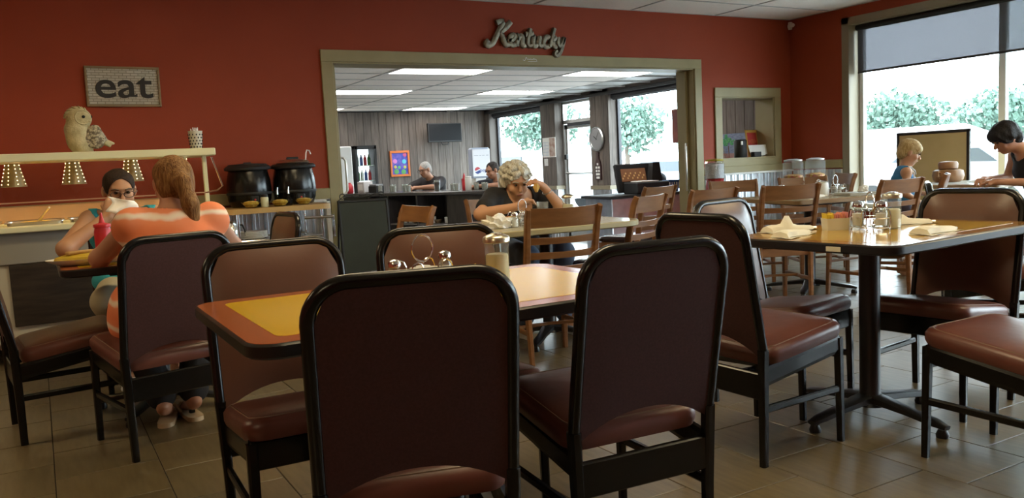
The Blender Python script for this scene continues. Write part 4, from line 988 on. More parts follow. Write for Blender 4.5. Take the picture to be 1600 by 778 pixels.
# white-haired woman's table
z = .7508
caddy(2.43, 4.12, z, .3, 'wire condiment caddy on the white-haired woman\'s table', True, .15); shaker(2.34, 4.06, z, SALT, 'glass salt shaker on the white-haired woman\'s table', 'shakers', .09); shaker(2.52, 4.20, z, PEPPER, 'glass pepper shaker on the white-haired woman\'s table', 'shakers', .09)
pourer(2.95, 4.42, z, 'glass sugar pourer on the white-haired woman\'s table', .08); wad(2.26, 4.10, z, (.085, .06, .05), 'crumpled white napkin on the white-haired woman\'s table', 3)
gl = empty('water_glass', (2.68, 4.30, z), 0, 'clear tumbler of ice water on the white-haired woman\'s table', 'glass')
MB().lathe([(.028, 0), (.030, .004), (.038, .12), (.036, .12), (.028, .008)], 18, cap1=False).build('tumbler', CRINK, gl, True); MB().lathe([(.027, .008), (.034, .09), (.01, .092)], 14).build('water', glass('water', (.9, .93, .92), 1.33), gl, True)
pl_ = empty('dinner_plate', (2.47, 4.33, z), 0, 'cream dinner plate with a sandwich half before the white-haired woman', 'plate')
MB().lathe([(.06, 0), (.115, .014), (.12, .018), (.06, .006)], 26).build('plate', WHITE, pl_, True); MB().rbox(-.05, .03, -.04, .03, .008, .045, .008, T=Matrix.Rotation(.5, 4, 'Z')).build('sandwich', mat('toast', (.50, .30, .10), .8, bump=.5, bscale=50), pl_)
# creamer table
z = .7508
shaker(4.985, 4.50, z, SALT, 'glass salt shaker on the creamer table', 'shakers', .10, .023); shaker(5.02, 4.43, z, SALT, 'small glass shaker beside the creamer', 'shakers', .09, .022)
caddy(5.12, 4.40, z, .6, 'wire condiment caddy on the creamer table', True, .15); caddy(5.38, 4.32, z, .2, 'wire condiment caddy near the window end of the creamer table', True, .15)
cr = empty('creamer', (5.20, 4.30, z), 0, 'white creamer pitcher with chrome lid on the creamer table', 'pitcher')
MB().lathe([(.045, 0), (.05, .01), (.048, .09), (.044, .105)], 20).build('pitcher', WHITE, cr, True); MB().lathe([(.047, .103), (.049, .112), (.02, .122)], 20).build('lid', CHROME, cr, True); MB().tube([(-.045, 0, .09), (-.08, 0, .085), (-.082, 0, .04), (-.048, 0, .025)], .006, 7).build('handle', WHITE, cr, True)
MB().tube([(-.01, 0, .12), (-.04, 0, .128), (-.055, 0, .118)], .005, 6).build('thumb_lever', CHROME, cr, True)
napkin_roll(4.96, 4.60, z, .4, 'white rolled napkin at the far corner of the creamer table', .2, .1, mt=PAPER); wad(5.42, 4.10, z+.02, (.04, .035, .03), 'small crumpled napkin on the white box of the creamer table', 5)
tr_ = empty('serving_tray', (5.37, 4.12, z), math.radians(-14), 'low grey serving tray at the end of the creamer table', 'tray')
MB().rbox(-.14, .14, -.10, .10, 0, .016, .004).build('tray', mat('grey_tray', (.42, .41, .36), .4), tr_); MB().tube([(a, b, .018) for a, b in rrect(.14, .10, .03, 3)], .004, 6, True).build('tray_rim', MATS['grey_tray'], tr_, True)
napkin_roll(5.05, 4.24, z, -.2, 'white rolled napkin on the creamer table beside the creamer', .18, .08, mt=PAPER)
# white table by the window: stacked brown pots and a roll
bp2 = empty('brown_crock', (7.30, 4.62, z), 0, 'stacked brown stoneware crocks on the white table', 'crock')
CROCK = mat('brown_stoneware', (.22, .10, .04), .45, col2=(.30, .15, .06), scale=12)
MB().lathe([(.10, 0), (.125, .02), (.135, .06), (.125, .105), (.10, .115)], 24).build('pot', CROCK, bp2, True); MB().lathe([(.07, .115), (.082, .125), (.086, .165), (.075, .185), (.03, .19)], 22).build('upper_pot', CROCK, bp2, True)
for s in (-1, 1): MB().tube([(s*.12, 0, .09), (s*.155, 0, .10), (s*.155, 0, .06), (s*.128, 0, .05)], .011, 7).build('handle', CROCK, bp2, True)
rl = empty('bread_roll', (7.05, 4.06, z), 0, 'brown bread roll on a white plate on the white table', 'bread'); MB().lathe([(.05, 0), (.10, .012), (.10, .016), (.05, .006)], 20).build('plate', WHITE, rl, True); MB().ell((0, 0, .03), (.05, .035, .026)).build('roll', mat('crust', (.33, .17, .06), .6), rl, True)
napkin_roll(7.18, 4.28, z, .9, 'white napkin lying on the white table by the window', .2, .13, mt=PAPER)
# women's table by the buffet
z = Z1+.0008
op = empty('oval_platter', (.185, 4.21, z+.030), math.radians(8), 'oval platter of yellow food with a spoon rest, standing at the table edge', 'platter')
R = [[(a, b*.62, zz) for a, b in [(r*math.cos(2*PI*j/26), r*math.sin(2*PI*j/26)) for j in range(26)]] for r, zz in ((.11, -.03), (.125, -.028), (.175, -.006), (.18, 0), (.165, -.006))]
MB().rings(R).build('platter', WHITE, op, True)
R = [[(a, b*.6, zz) for a, b in [(r*math.cos(2*PI*j/26), r*math.sin(2*PI*j/26)) for j in range(26)]] for r, zz in ((.15, -.012), (.14, .008), (.10, .018), (.03, .022))]
MB().rings(R).build('food', mat('yellow_food', (.55, .38, .03), .5, bump=.6, bscale=40), op, True)
MB().rbox(-.10, .02, -.02, .02, .018, .034, .005, T=Matrix.Rotation(.3, 4, 'Z')).build('toast_strip', MATS['toast'], op)
kb = empty('ketchup_bottle', (.262, 4.44, z), 0, 'red plastic ketchup bottle between the two women', 'bottle')
MB().lathe([(.034, 0), (.038, .006), (.038, .13), (.033, .15), (.036, .152), (.036, .165), (.014, .172), (.010, .185), (.004, .22)], 20).build('bottle', mat('ketchup_red', (.55, .03, .04), .35), kb, True)
MB().lathe([(.0375, .150), (.0385, .153), (.0385, .164), (.0375, .166)], 20, cap0=False, cap1=False).build('collar', MATS['ketchup_red'], kb, True)
# ------------------------------------------------------------------ counter-room bar
BARW = mat('bar_dark_wood', (.018, .014, .013), .45, col2=(.04, .032, .028), scale=6, stretch=(5, 5, 1)); BART = mat('bar_top', (.06, .055, .055), .22)
b0, b1 = Vector((4.02, 12.15, 0)), Vector((5.13, 9.05, 0)); bdv = (b1-b0); BLn = bdv.length; bang = math.atan2(bdv.y, bdv.x)
bar = empty('service_bar', (b0.x, b0.y, FL2), bang, 'dark service bar with open shelves on its near side', 'bar')
BH = .80-FL2   # local: x along the bar towards the viewer, y across (positive = customers' side)
MB().rbox(-.02, BLn+.04, -.05, .72, BH-.045, BH, .006).build('bar_top', BART, bar)
MB().rbox(0, BLn, .52, .55, .0, BH-.045, .004).build('customer_panel', BARW, bar)
MB().rbox(0, BLn, 0, .52, 0, .10, .004).build('plinth', BARW, bar)
sx = [0, .62, 1.02, 1.62, 2.22, BLn]
for a in sx: MB().rbox(min(a, BLn-.03), min(a, BLn-.03)+.03, -.01, .52, .10, BH-.045, .003).build('upright', BARW, bar)
MB().rbox(2.24, BLn, -.012, .01, .10, BH-.05, .003).build('door', BARW, bar); MB().rbox(0, .61, -.012, .01, .10, BH-.05, .003).build('door', BARW, bar)
for zz in (.30, .62): MB().rbox(.62, 2.24, .0, .52, zz, zz+.022, .003).build('shelf', mat('bar_shelf', (.11, .10, .095), .5), bar)
def bar_at(u, v, zz=.80): p = at_z(u, v, zz); return p
def on_bar(s, t): d = bdv.normalized(); n = Vector((-d.y, d.x, 0)); p = b0+d*s+n*t; return (p.x, p.y, .80)
rng = random.Random(4)
for k in range(26):     # stored things on the shelves
    s = .75+(k % 13)*.115; zz = [.322, .642][k//13]; p = on_bar(s, .12+rng.random()*.1)
    kd = rng.choice(['bowl', 'cup', 'box']); o = empty('stored_'+kd, (p[0], p[1], FL2+zz), 0, {'bowl': 'stacked bowl stored on the dark bar shelves', 'cup': 'cup stored on the dark bar shelves', 'box': 'small carton stored on the dark bar shelves'}[kd], kd, 'crockery and cartons stored in the bar')
    cm = rng.choice([WHITE, STEEL, mat('brown_carton', (.2, .13, .07), .7)])
    if kd == 'bowl': MB().lathe([(.03, 0), (.05, .03), (.055, .05), (.05, .05), (.03, .01)], 14).build('bowl', cm, o, True)
    elif kd == 'cup': MB().lathe([(.028, 0), (.034, .08), (.031, .08), (.026, .01)], 14).build('cup', cm, o, True); MB().tube([(.032, 0, .06), (.052, 0, .055), (.05, 0, .025), (.03, 0, .02)], .004, 6).build('handle', cm, o, True)
    else: MB().rbox(-.04, .04, -.03, .03, 0, .09, .003).build('carton', cm, o); MB().rbox(-.04, .04, -.031, .031, .055, .09, .002).build('lid', cm, o)
# things standing on the bar
def tumbler(p, label, grp, mt, r=.036, h=.11):
    o = empty('tumbler', p, 0, label, 'cup', grp); MB().lathe([(r*.8, 0), (r*.85, .004), (r, h), (r*.94, h), (r*.78, .008)], 14, cap1=False).build('tumbler', CRINK, o, True); MB().lathe([(r*.76, .006), (r*.9, h*.82), (r*.3, h*.83)], 12).build('drink', mt, o, True)
COLA = mat('cola', (.012, .006, .004), .2); ICEW = mat('iced_water', (.55, .58, .58), .3)
for i, (s, t) in enumerate(((.62, .22), (.78, .30), (.95, .20), (1.10, .27), (1.28, .18))):
    tumbler(on_bar(s, t), 'clear tumbler of water among the glasses before the grey-haired man', 'tumblers on the bar', ICEW)
tumbler(on_bar(1.62, .42), 'tumbler of dark cola in front of the grey-haired man', 'tumblers on the bar', COLA, .045, .15)
for i, (s, t) in enumerate(((2.0, .35), (2.12, .30), (2.45, .35), (2.58, .36), (2.66, .30))): tumbler(on_bar(s, t), 'clear tumbler beside the ketchup bottle on the bar', 'tumblers on the bar', ICEW, .038, .10)
for i, (s, t, c, nm) in enumerate(((2.20, .38, 'ketchup_red', 'red ketchup bottle standing on the bar'), (2.32, .33, None, 'white squeeze bottle standing on the bar'))):
    o = empty('squeeze_bottle', on_bar(s, t), 0, nm, 'bottle'); mt_ = MATS[c] if c else WHITE
    MB().lathe([(.034, 0), (.036, .01), (.036, .14), (.02, .17), (.016, .19), (.005, .23)] if c else [(.042, 0), (.045, .01), (.045, .16), (.04, .175)], 16).build('bottle', mt_, o, True); MB().lathe([(.037, .13), (.039, .135), (.039, .15), (.037, .155)] if c else [(.043, .165), (.045, .17), (.045, .185), (.02, .19)], 16).build('cap', mt_, o, True)
o = empty('paper_drink_cup', on_bar(2.86, .40), 0, 'tall white paper cup below the drinks banner', 'cup'); MB().lathe([(.045, 0), (.06, .20), (.063, .205), (.056, .2), (.042, .01)], 18).build('cup', WHITE, o, True); MB().lathe([(.064, .2), (.064, .212), (.03, .216)], 18).build('lid', WHITE, o, True)
o = empty('napkin_dispenser', on_bar(.18, .30), bang, 'grey napkin dispenser on the bar beside the red bottles', 'dispenser'); MB().rbox(-.08, .08, -.09, .09, 0, .17, .01).build('case', mat('pale_case', (.55, .52, .5), .4), o); MB().rbox(-.05, .05, -.094, -.088, .04, .13, .003).build('napkins', PAPER, o)
for i, s in enumerate((-.12+.14, .0+.16)): pass
for i, t in enumerate((.12, .40)):
    o = empty('red_condiment_jar', on_bar(.035, t), 0, 'dumpy red condiment jar at the end of the bar', 'jar', 'red jars on the bar'); MB().lathe([(.04, 0), (.055, .02), (.055, .10), (.035, .14), (.02, .15)], 18).build('jar', MATS['ketchup_red'], o, True); MB().lathe([(.022, .145), (.026, .15), (.02, .165)], 14).build('lid', MATS['ketchup_red'], o, True)
o = empty('card_terminal', on_bar(.46, .28), bang, 'dark till box on the bar with a grey top', 'till'); MB().rbox(-.09, .09, -.08, .08, 0, .10, .006).build('case', BLACKM, o); MB().rbox(-.08, .08, -.07, .07, .10, .125, .006).build('keypad', mat('grey_plastic', (.25, .26, .28), .5), o)
# ------------------------------------------------------------------ end wall of the counter room
def place_end(u, v, y): return at_y(u, v, y)
c0, c1_ = at_y(553, 228, 14.8), at_y(587, 226, 14.8)
ck = empty('drinks_cooler', ((c0.x+c1_.x)/2, 14.80, FL2), 0, 'black glass-door drinks cooler with lit white shelves', 'cooler'); hw_ = (c1_.x-c0.x)/2; ch = c0.z-FL2
cs = MB(); cs.rbox(-hw_, -hw_+.04, 0, .36, 0, ch, .005); cs.rbox(hw_-.04, hw_, 0, .36, 0, ch, .005); cs.rbox(-hw_, hw_, .33, .36, 0, ch, .005); cs.rbox(-hw_, hw_, 0, .36, ch-.06, ch, .005); cs.rbox(-hw_, hw_, 0, .36, 0, .75, .005)
cs.build('cabinet', BLACKM, ck)
MB().box(-hw_+.04, hw_-.04, .32, .33, .75, ch-.06).build('lit_liner', emit('cooler_light', (.9, .95, 1.0), 2.6), ck)
dr = MB(); dr.rbox(-hw_, -hw_+.05, -.03, 0, .75, ch, .004); dr.rbox(hw_-.05, hw_, -.03, 0, .75, ch, .004); dr.rbox(-hw_, hw_, -.03, 0, ch-.07, ch, .004); dr.rbox(-hw_, hw_, -.03, 0, .72, .79, .004)
cd = dr.build('door', BLACKM, ck); MB().box(-hw_+.05, hw_-.05, -.018, -.012, .79, ch-.07).build('pane', PANE, cd)
for k in range(3):
    zz = .95+k*.28; MB().rbox(-hw_+.04, hw_-.04, .02, .30, zz, zz+.015, .003).build('shelf', WHITE, ck)
    for j in range(4): MB().lathe([(.03, 0), (.032, .01), (.032, .13), (.012, .17), (.012, .2)], 10, (-hw_+.09+j*.075, .12, zz+.015)).build('bottle', [MATS['ketchup_red'], mat('green_bottle', (.05, .2, .05), .4), WHITE, mat('blue_bottle', (.05, .1, .3), .4)][(j+k) % 4], ck, True)
fr0, fr1 = at_y(538, 229, 14.4), at_y(552, 228, 14.4)
fg = empty('white_fridge', ((fr0.x+fr1.x)/2-.22, 14.4, FL2), 0, 'white upright fridge beside the black drinks cooler', 'fridge'); fh = fr0.z-FL2
MB().rbox(-.25, .25, .0, .6, 0, fh, .02).build('body', WHITE, fg); MB().rbox(-.25, .25, -.05, -.004, .62, fh, .015).build('door', WHITE, fg); MB().rbox(-.25, .25, -.05, -.004, .05, .6, .015).build('door', WHITE, fg); MB().tube([(.2, -.05, .75), (.2, -.09, .78), (.2, -.09, 1.15), (.2, -.05, 1.18)], .01, 6).build('handle', ALU, fg)
q0, q1 = at_y(608, 236, YE-.02), at_y(641, 275, YE-.02)
pa = empty('framed_painting', ((q0.x+q1.x)/2, YE-.017, q1.z), 0, 'orange-framed blue painting of bright flowers on the plank wall', 'painting'); pw, ph = (q1.x-q0.x)/2, q0.z-q1.z
for a, b, c, d in ((-pw, pw, 0, .045), (-pw, pw, ph-.045, ph), (-pw, -pw+.04, .045, ph-.045), (pw-.04, pw, .045, ph-.045)): MB().rbox(a, b, -.03, 0, c, d, .004).build('frame_strip', mat('orange_frame', (.62, .16, .03), .5), pa)
MB().box(-pw+.03, pw-.03, -.012, -.002, .03, ph-.03).build('canvas', mat('blue_painting', (.03, .05, .36), .6, col2=(.14, .10, .45), scale=12, lo=.4, hi=.6), pa)
for k, (a, b, r, c) in enumerate(((-.10, .30, .045, (.6, .2, .5)), (.09, .29, .045, (.1, .5, .6)), (-.02, .18, .03, (.1, .45, .15)), (-.10, .19, .03, (.6, .5, .1)), (.10, .18, .03, (.5, .5, .1)), (.11, .42, .04, (.5, .08, .2)), (-.08, .10, .05, (.1, .35, .1)), (.07, .09, .05, (.1, .35, .1)))): MB().ell((a, -.0125, b), (r, .003, r), 12, 6).build('painted_flower', mat('paint_dab_%d' % k, c, .6), pa)
t0_, t1_ = at_y(666, 193, 14.95), at_y(723, 221, 14.95)
tv = empty('wall_television', ((t0_.x+t1_.x)/2, 14.95, t1_.z), math.radians(6), 'black flat television on a wall bracket in the counter room', 'television'); tw, th = (t1_.x-t0_.x)/2, t0_.z-t1_.z
MB().rbox(-tw, tw, -.02, .035, 0, th, .008).build('bezel', BLACKM, tv); MB().box(-tw+.02, tw-.02, -.0225, -.019, .03, th-.02).build('screen', mat('dead_screen', (.006, .006, .007), .55, spec=.15), tv); MB().rbox(-.1, .1, .03, .24, th*.35, th*.65, .01).build('bracket', BLACKM, tv); MB().tube([(-.1, .02, .02), (-.06, .0, -.05), (.06, .0, -.05), (.1, .02, .02)], .008, 6).build('cable', BLACKM, tv)
g0, g1 = at_y(736, 231, 13.6), at_y(768, 277, 13.6)
bn = empty('drinks_banner', ((g0.x+g1.x)/2, 13.6, FL2), 0, 'white drinks machine with a round red, white and blue logo', 'drinks machine'); gw = (g1.x-g0.x)/2; z0_, z1_ = g1.z-FL2, g0.z-FL2
MB().rbox(-gw*.8, gw*.8, .0, .45, 0, z0_-.28, .01).build('base_cabinet', BARW, bn); MB().rbox(-gw*.55, gw*.55, .05, .4, z0_-.28, z0_+.01, .01).build('dispenser_body', WHITE, bn)
MB().rbox(-gw, gw, .0, .16, z0_, z1_, .03).build('header_case', mat('pale_blue_case', (.45, .5, .62), .4), bn); MB().rbox(-gw*.93, gw*.93, -.008, .0, z0_+.03, z1_-.03, .004).build('sign_panel', mat('sign_white', (.85, .85, .9), .4), bn)
lg = MB(); n = 24; R0 = .062; cxl, czl = -gw*.45, z0_+.14
def half(z0, z1, mt, nm):
    P = []
    for i in range(n+1):
        x = -1+2*i/n; P.append((x, max(z0+.22*math.sin(x*2.2), -math.sqrt(max(0, 1-x*x))), min(z1+.22*math.sin(x*2.2), math.sqrt(max(0, 1-x*x)))))
    P = [p for p in P if p[2] > p[1]]
    MB().rings([[(cxl+x*R0, -.0095, czl+a*R0), (cxl+x*R0, -.0095, czl+b*R0), (cxl+x*R0, -.008, czl+b*R0), (cxl+x*R0, -.008, czl+a*R0)] for x, a, b in P]).build(nm, mt, bn)
half(.18, 2, MATS['ketchup_red'], 'logo_red'); half(-2, -.18, mat('logo_blue', (.01, .04, .25), .4), 'logo_blue')
text('lettering', 'pepsi', .10, MATS['logo_blue'], (gw*.30, -.0095, z0_+.14), (PI/2, 0, 0), bn, .0008); sl = MB()
for q, (a, b) in enumerate(((-.15, -.06), (-.04, .0), (.02, .07), (.10, .15))): sl.rbox(a, b, -.0095, -.0078, z1_-.15, z1_-.137, .001)
sl.build('faint_lettering', mat('grey_ink', (.5, .5, .56), .5), bn)
# things on the window piers
ckp = at_x(934, 217, XR-.0); wc = empty('wall_clock', (XR, ckp.y, ckp.z), 0, 'round white wall clock with silver rim on the plank pier', 'clock')
TX = Matrix.Rotation(-PI/2, 4, 'Y')
MB().lathe([(.185, 0), (.20, .01), (.20, .04), (.18, .05), (.175, .035)], 30, T=TX).build('rim', STEEL, wc, True); MB().lathe([(.18, .0), (.18, .03)], 30, T=TX).build('face', WHITE, wc)
for a in range(12): MB().rbox(-.034, -.031, -.006, .006, .135, .16, .001, T=Matrix.Rotation(a*PI/6, 4, 'X')).build('hour_mark', BLACKM, wc)
MB().rbox(-.037, -.034, -.006, .006, -.02, .09, .001, T=Matrix.Rotation(-1.0, 4, 'X')).build('hand', BLACKM, wc); MB().rbox(-.039, -.036, -.004, .004, -.02, .13, .001, T=Matrix.Rotation(.6, 4, 'X')).build('hand', BLACKM, wc)
bs = at_x(937, 281, XR); bo = empty('bottle_sign', (XR, bs.y, bs.z), 0, 'dark bottle-shaped wooden wall sign with white lettering below the clock', 'sign')
prof = [(0, 0), (.07, 0), (.078, .02), (.078, .24), (.06, .30), (.026, .35), (.022, .42), (.028, .425), (.028, .46), (0, .46)]
poly = [(a, b) for a, b in prof]+[(-a, b) for a, b in prof[::-1][1:-1]]
MB().rings([[(xx, a, b) for a, b in poly] for xx in (-.03, -.001)]).build('board', mat('wine_wood', (.05, .02, .02), .5), bo)
for k, ws in enumerate(((.03,), (.035, .035), (.032, .03), (.075,), (.065,))):
    lt = MB(); tot = sum(ws)*2*.8; yy = .052
    for q, w_ in enumerate(ws):
        c_ = 0 if len(ws) == 1 else (-.034 if q else .034); lt.rbox(-.0325, -.030, c_-w_*.72, c_+w_*.72, .262-k*.056-.018, .262-k*.056+.018, .001)
    lt.build('worn_lettering', PAPER, bo)
ca0, ca1 = at_x(848, 216, XR), at_x(869, 245, XR); cl_ = empty('wall_calendar', (XR, (ca0.y+ca1.y)/2, ca1.z), 0, 'wall calendar with a picture half beside the glazed door', 'calendar'); hw2 = abs(ca0.y-ca1.y)/2; hh2 = ca0.z-ca1.z
MB().rbox(-.008, .0, -hw2, hw2, 0, hh2, .001).build('sheet', PAPER, cl_); MB().box(-.0095, -.007, -hw2+.01, -.01, .01, hh2-.01).build('picture', mat('calendar_picture', (.35, .2, .15), .6, col2=(.6, .5, .42), scale=12), cl_)
gm = MB()
for i in range(5): gm.box(-.0095, -.0075, .015, hw2-.01, .03+i*hh2*.17, .034+i*hh2*.17); gm.box(-.0095, -.0075, .015+i*(hw2-.03)/4, .019+i*(hw2-.03)/4, .03, hh2*.75)
gm.build('date_grid', mat('grid_ink', (.2, .3, .5), .6), cl_)
s0 = at_x(854, 254, XR); swt = empty('light_switch', (XR, s0.y, s0.z-.06), 0, 'white double light switch plate under the calendar', 'switch'); MB().rbox(-.01, 0, -.06, .06, 0, .13, .003).build('plate', WHITE, swt)
for q in (-.03, .03): MB().rbox(-.02, -.008, q-.008, q+.008, .05, .08, .002).build('toggle', PAPER, swt)
po_ = at_x(1053, 196, XR+.18); pst = empty('window_poster', (XR+.19, po_.y-.25, po_.z-.26), 0, 'dark red poster stuck on the counter room window', 'poster'); MB().rbox(-.003, .003, -.3, .3, 0, .50, .001).build('sheet', mat('dark_red_poster', (.10, .012, .015), .5, col2=(.2, .05, .03), scale=6), pst); MB().box(-.0045, -.003, -.06, .08, .08, .36).build('figure_print', mat('tan_print', (.35, .2, .1), .6), pst)
# ------------------------------------------------------------------ register stand
rg = empty('register_stand', (6.85, 8.72, FL2), math.radians(-4), 'register stand with dark counter top before the window', 'counter')
MB().rbox(-.55, .62, -.35, .30, .0, .90, .01).build('cabinet', MATS['galvanised_sheet'], rg); MB().rbox(-.60, .66, -.40, .33, .90, .935, .006).build('top', BLACKM, rg)
pos = empty('till_display', (6.93, 8.62, FL2+.935), math.radians(-6), 'tilted black till display showing food pictures', 'till')
TT = Matrix.Rotation(math.radians(-14), 4, 'X')
MB().rbox(-.31, .31, -.03, .03, .02, .40, .012, T=Matrix.Translation((0, .08, 0)) @ TT).build('display_case', BLACKM, pos); MB().box(-.24, .14, -.033, -.028, .16, .33, T=Matrix.Translation((0, .08, 0)) @ TT).build('screen', emit('food_screen', (.12, .05, .02), .9), pos)
sn = MB()
for k in range(14): sn.ell((-.22+.025*k, -.034, .20+.05*((k*7) % 3)/1.5), (.012, .002, .014), 8, 4, T=Matrix.Translation((0, .08, 0)) @ TT)
sn.build('food_picture', emit('food_dab', (.30, .17, .06), 1.0), pos)
R = [[(.12, -.05, .02), (.33, -.03, .02), (.33, .10, .02), (.12, .10, .02)], [(.20, .02, .40), (.31, .03, .40), (.31, .12, .38), (.20, .12, .38)]]
MB().rings(R).build('side_housing', BLACKM, pos)
MB().rbox(-.25, .25, -.28, .05, 0, .15, .012).build('cash_drawer', BLACKM, pos); MB().rbox(-.20, .1, -.26, -.05, .15, .165, .004).build('receipt_tray', PAPER, pos)
bk = empty('blue_basket', (7.40, 8.60, FL2+.935), 0, 'blue plastic basket beside the till display', 'basket')
R = [[(a, b, zz) for a, b in rrect(.10+i, .08+i, .02, 3)] for i, zz in ((-.01, 0), (.01, .15), (.005, .15), (-.015, .01))]
MB().rings(R, True, False).build('basket', mat('blue_plastic', (.02, .10, .35), .4), bk)
for k in range(5): MB().rbox(-.09+k*.04, -.075+k*.04, -.095, -.088, .03, .12, .002).build('slot', PAPER, bk)
hb = sdf_obj('bag', [ellp((7.30, 8.75, FL2+1.10), (.13, .08, .09)), cap((7.24, 8.75, FL2+1.0), (7.40, 8.75, FL2+1.0), .07)], mat('black_bag', (.02, .02, .025), .6), None, (7.30, 8.75, FL2+.935), .012, clips=[((0, 0, FL2+.935), (0, 0, -1))]); hb.name = 'hand_bag'; hb.location = (7.42, 8.86, FL2+.935); tag(hb, 'soft black bag slumped behind the blue basket', 'bag')
# ------------------------------------------------------------------ people
def skinmat(n, c): return mat(n, c, .5, col2=tuple(x*1.1 for x in c), scale=9)
SK1 = skinmat('skin_fair', (.50, .27, .16)); SK2 = skinmat('skin_ruddy', (.46, .23, .14)); SK3 = skinmat('skin_tan', (.42, .22, .12))
def hairmat(n, a, b): return mat(n, a, .6, col2=b, scale=30, stretch=(4, 4, .6), bump=.8, bscale=60, spec=.2)
def A(v): return np.array(v, float)
def nrm(v): v = A(v); return v/np.linalg.norm(v)
def frame(f, up=(0, 0, 1)):
    f = nrm(f); r = nrm(np.cross(f, A(up))); return np.array([r, f, np.cross(r, f)])
def hand(w, d, n, curl=.6, s=1.0, side=1):
    """w wrist, d pointing direction, n palm normal; five separate fingers"""
    d = nrm(d); n = nrm(A(n)-d*np.dot(n, d)); a = np.cross(d, n)*side; w = A(w); P = []
    P += [cap(w, w+d*.03*s, .023*s, .028*s, .012), cap(w+d*.03*s-a*.018*s, w+d*.078*s-a*.026*s, .016*s, .014*s, .012), cap(w+d*.03*s+a*.018*s, w+d*.078*s+a*.024*s, .016*s, .014*s, .012), cap(w+d*.03*s, w+d*.078*s, .016*s, .014*s, .012)]
    for k, (o, L) in enumerate(((-.030, .062), (-.010, .074), (.010, .070), (.029, .055))):
        b = w+d*.078*s+a*o*s; c1, c2 = curl*.8, curl*1.7
        m1 = b+(d*math.cos(c1)+n*math.sin(c1))*L*.5*s; m2 = m1+(d*math.cos(c2)+n*math.sin(c2))*L*.5*s
        P += [cap(b-d*.012*s, m1, .0092*s, .0086*s, .004), cap(m1, m2, .0086*s, .0074*s, .004)]
    t0 = w+d*.025*s-a*.022*s; t1 = t0+(d*.65-a*.6+n*.45)*.038*s; t2 = t1+(d*.8+n*.6)*.03*s
    P += [cap(t0, t1, .013*s, .0105*s, .006), cap(t1, t2, .0105*s, .0085*s, .005)]
    return P
def head_prims(c, B, s=1.0):
    r, f, u = B; c = A(c)
    return [ellp(c+u*.022*s-f*.012*s, (.074*s, .094*s, .086*s), B, .02), ellp(c-u*.050*s+f*.022*s, (.056*s, .064*s, .062*s), B, .03), ellp(c-u*.085*s+f*.058*s, (.026*s, .022*s, .020*s), B, .02),
            cap(c+f*.082*s+u*.012*s, c+f*.104*s-u*.024*s, .008*s, .0135*s, .010), ellp(c+f*.070*s+u*.030*s, (.05*s, .018*s, .012*s), B, .015),
            ellp(c-u*.058*s+f*.082*s, (.024*s, .012*s, .014*s), B, .012), ellp(c+r*.077*s-u*.008*s-f*.010*s, (.011*s, .020*s, .032*s), B, .008), ellp(c-r*.077*s-u*.008*s-f*.010*s, (.011*s, .020*s, .032*s), B, .008),
            ellp(c+r*.040*s-u*.030*s+f*.060*s, (.022*s, .02*s, .022*s), B, .02), ellp(c-r*.040*s-u*.030*s+f*.060*s, (.022*s, .02*s, .022*s), B, .02)]
def body_prims(J, g=1.0, s=1.0, fem=False):
    j = {k: A(v) for k, v in J.items() if k not in ('hf',)}
    m = (j['shL']+j['shR'])/2; P = []
    P += [cap(j['hipL'], j['hipR'], .108*g*s, .108*g*s, .04), cap(j['pelvis'], j['belly'], .125*g*s, .118*g*s, .05), cap(j['belly'], j['chest'], .118*g*s, .112*g*s, .05),
          cap(j['chest']+(j['shL']-m)*.45, j['chest']+(j['shR']-m)*.45, .105*g*s, .105*g*s, .05), cap(j['shL'], j['shR'], .056*s, .056*s, .05), cap(m*.5+j['chest']*.5, m+(j['neck']-m)*.3, .085*s, .06*s, .05), cap(m, j['neck'], .055*s, .050*s, .03), cap(j['neck'], j['head'], .050*s, .052*s, .02)]
    if fem:
        f = nrm(A(J['hf'])*A((1, 1, 0))); r = nrm(np.cross(f, (0, 0, 1)))
        for q in (-1, 1): P.append(ellp(j['chest']+f*.088*g*s+r*q*.072*g*s-A((0, 0, .02)), A((.068, .062, .068))*g*s, k=.03))
    for S in 'LR':
        P += [cap(j['sh'+S], j['el'+S], .052*g*s, .040*g*s, .025), cap(j['el'+S], j['wr'+S], .041*g*s, .025*s, .02)]
        if 'hip'+S in j:
            P += [cap(j['hip'+S], j['kn'+S], .088*g*s, .060*g*s, .03), cap(j['kn'+S], j['an'+S], .058*g*s, .031*s, .025)]
            if 'toe'+S in j: P += [cap(j['an'+S]-A((0, 0, .03))*s, j['an'+S]+(j['an'+S]-j['toe'+S])*.18-A((0, 0, .035))*s, .027*s, .027*s, .02), cap(j['an'+S]-A((0, 0, .03))*s, j['toe'+S], .031*s, .022*s, .02)]
    return P
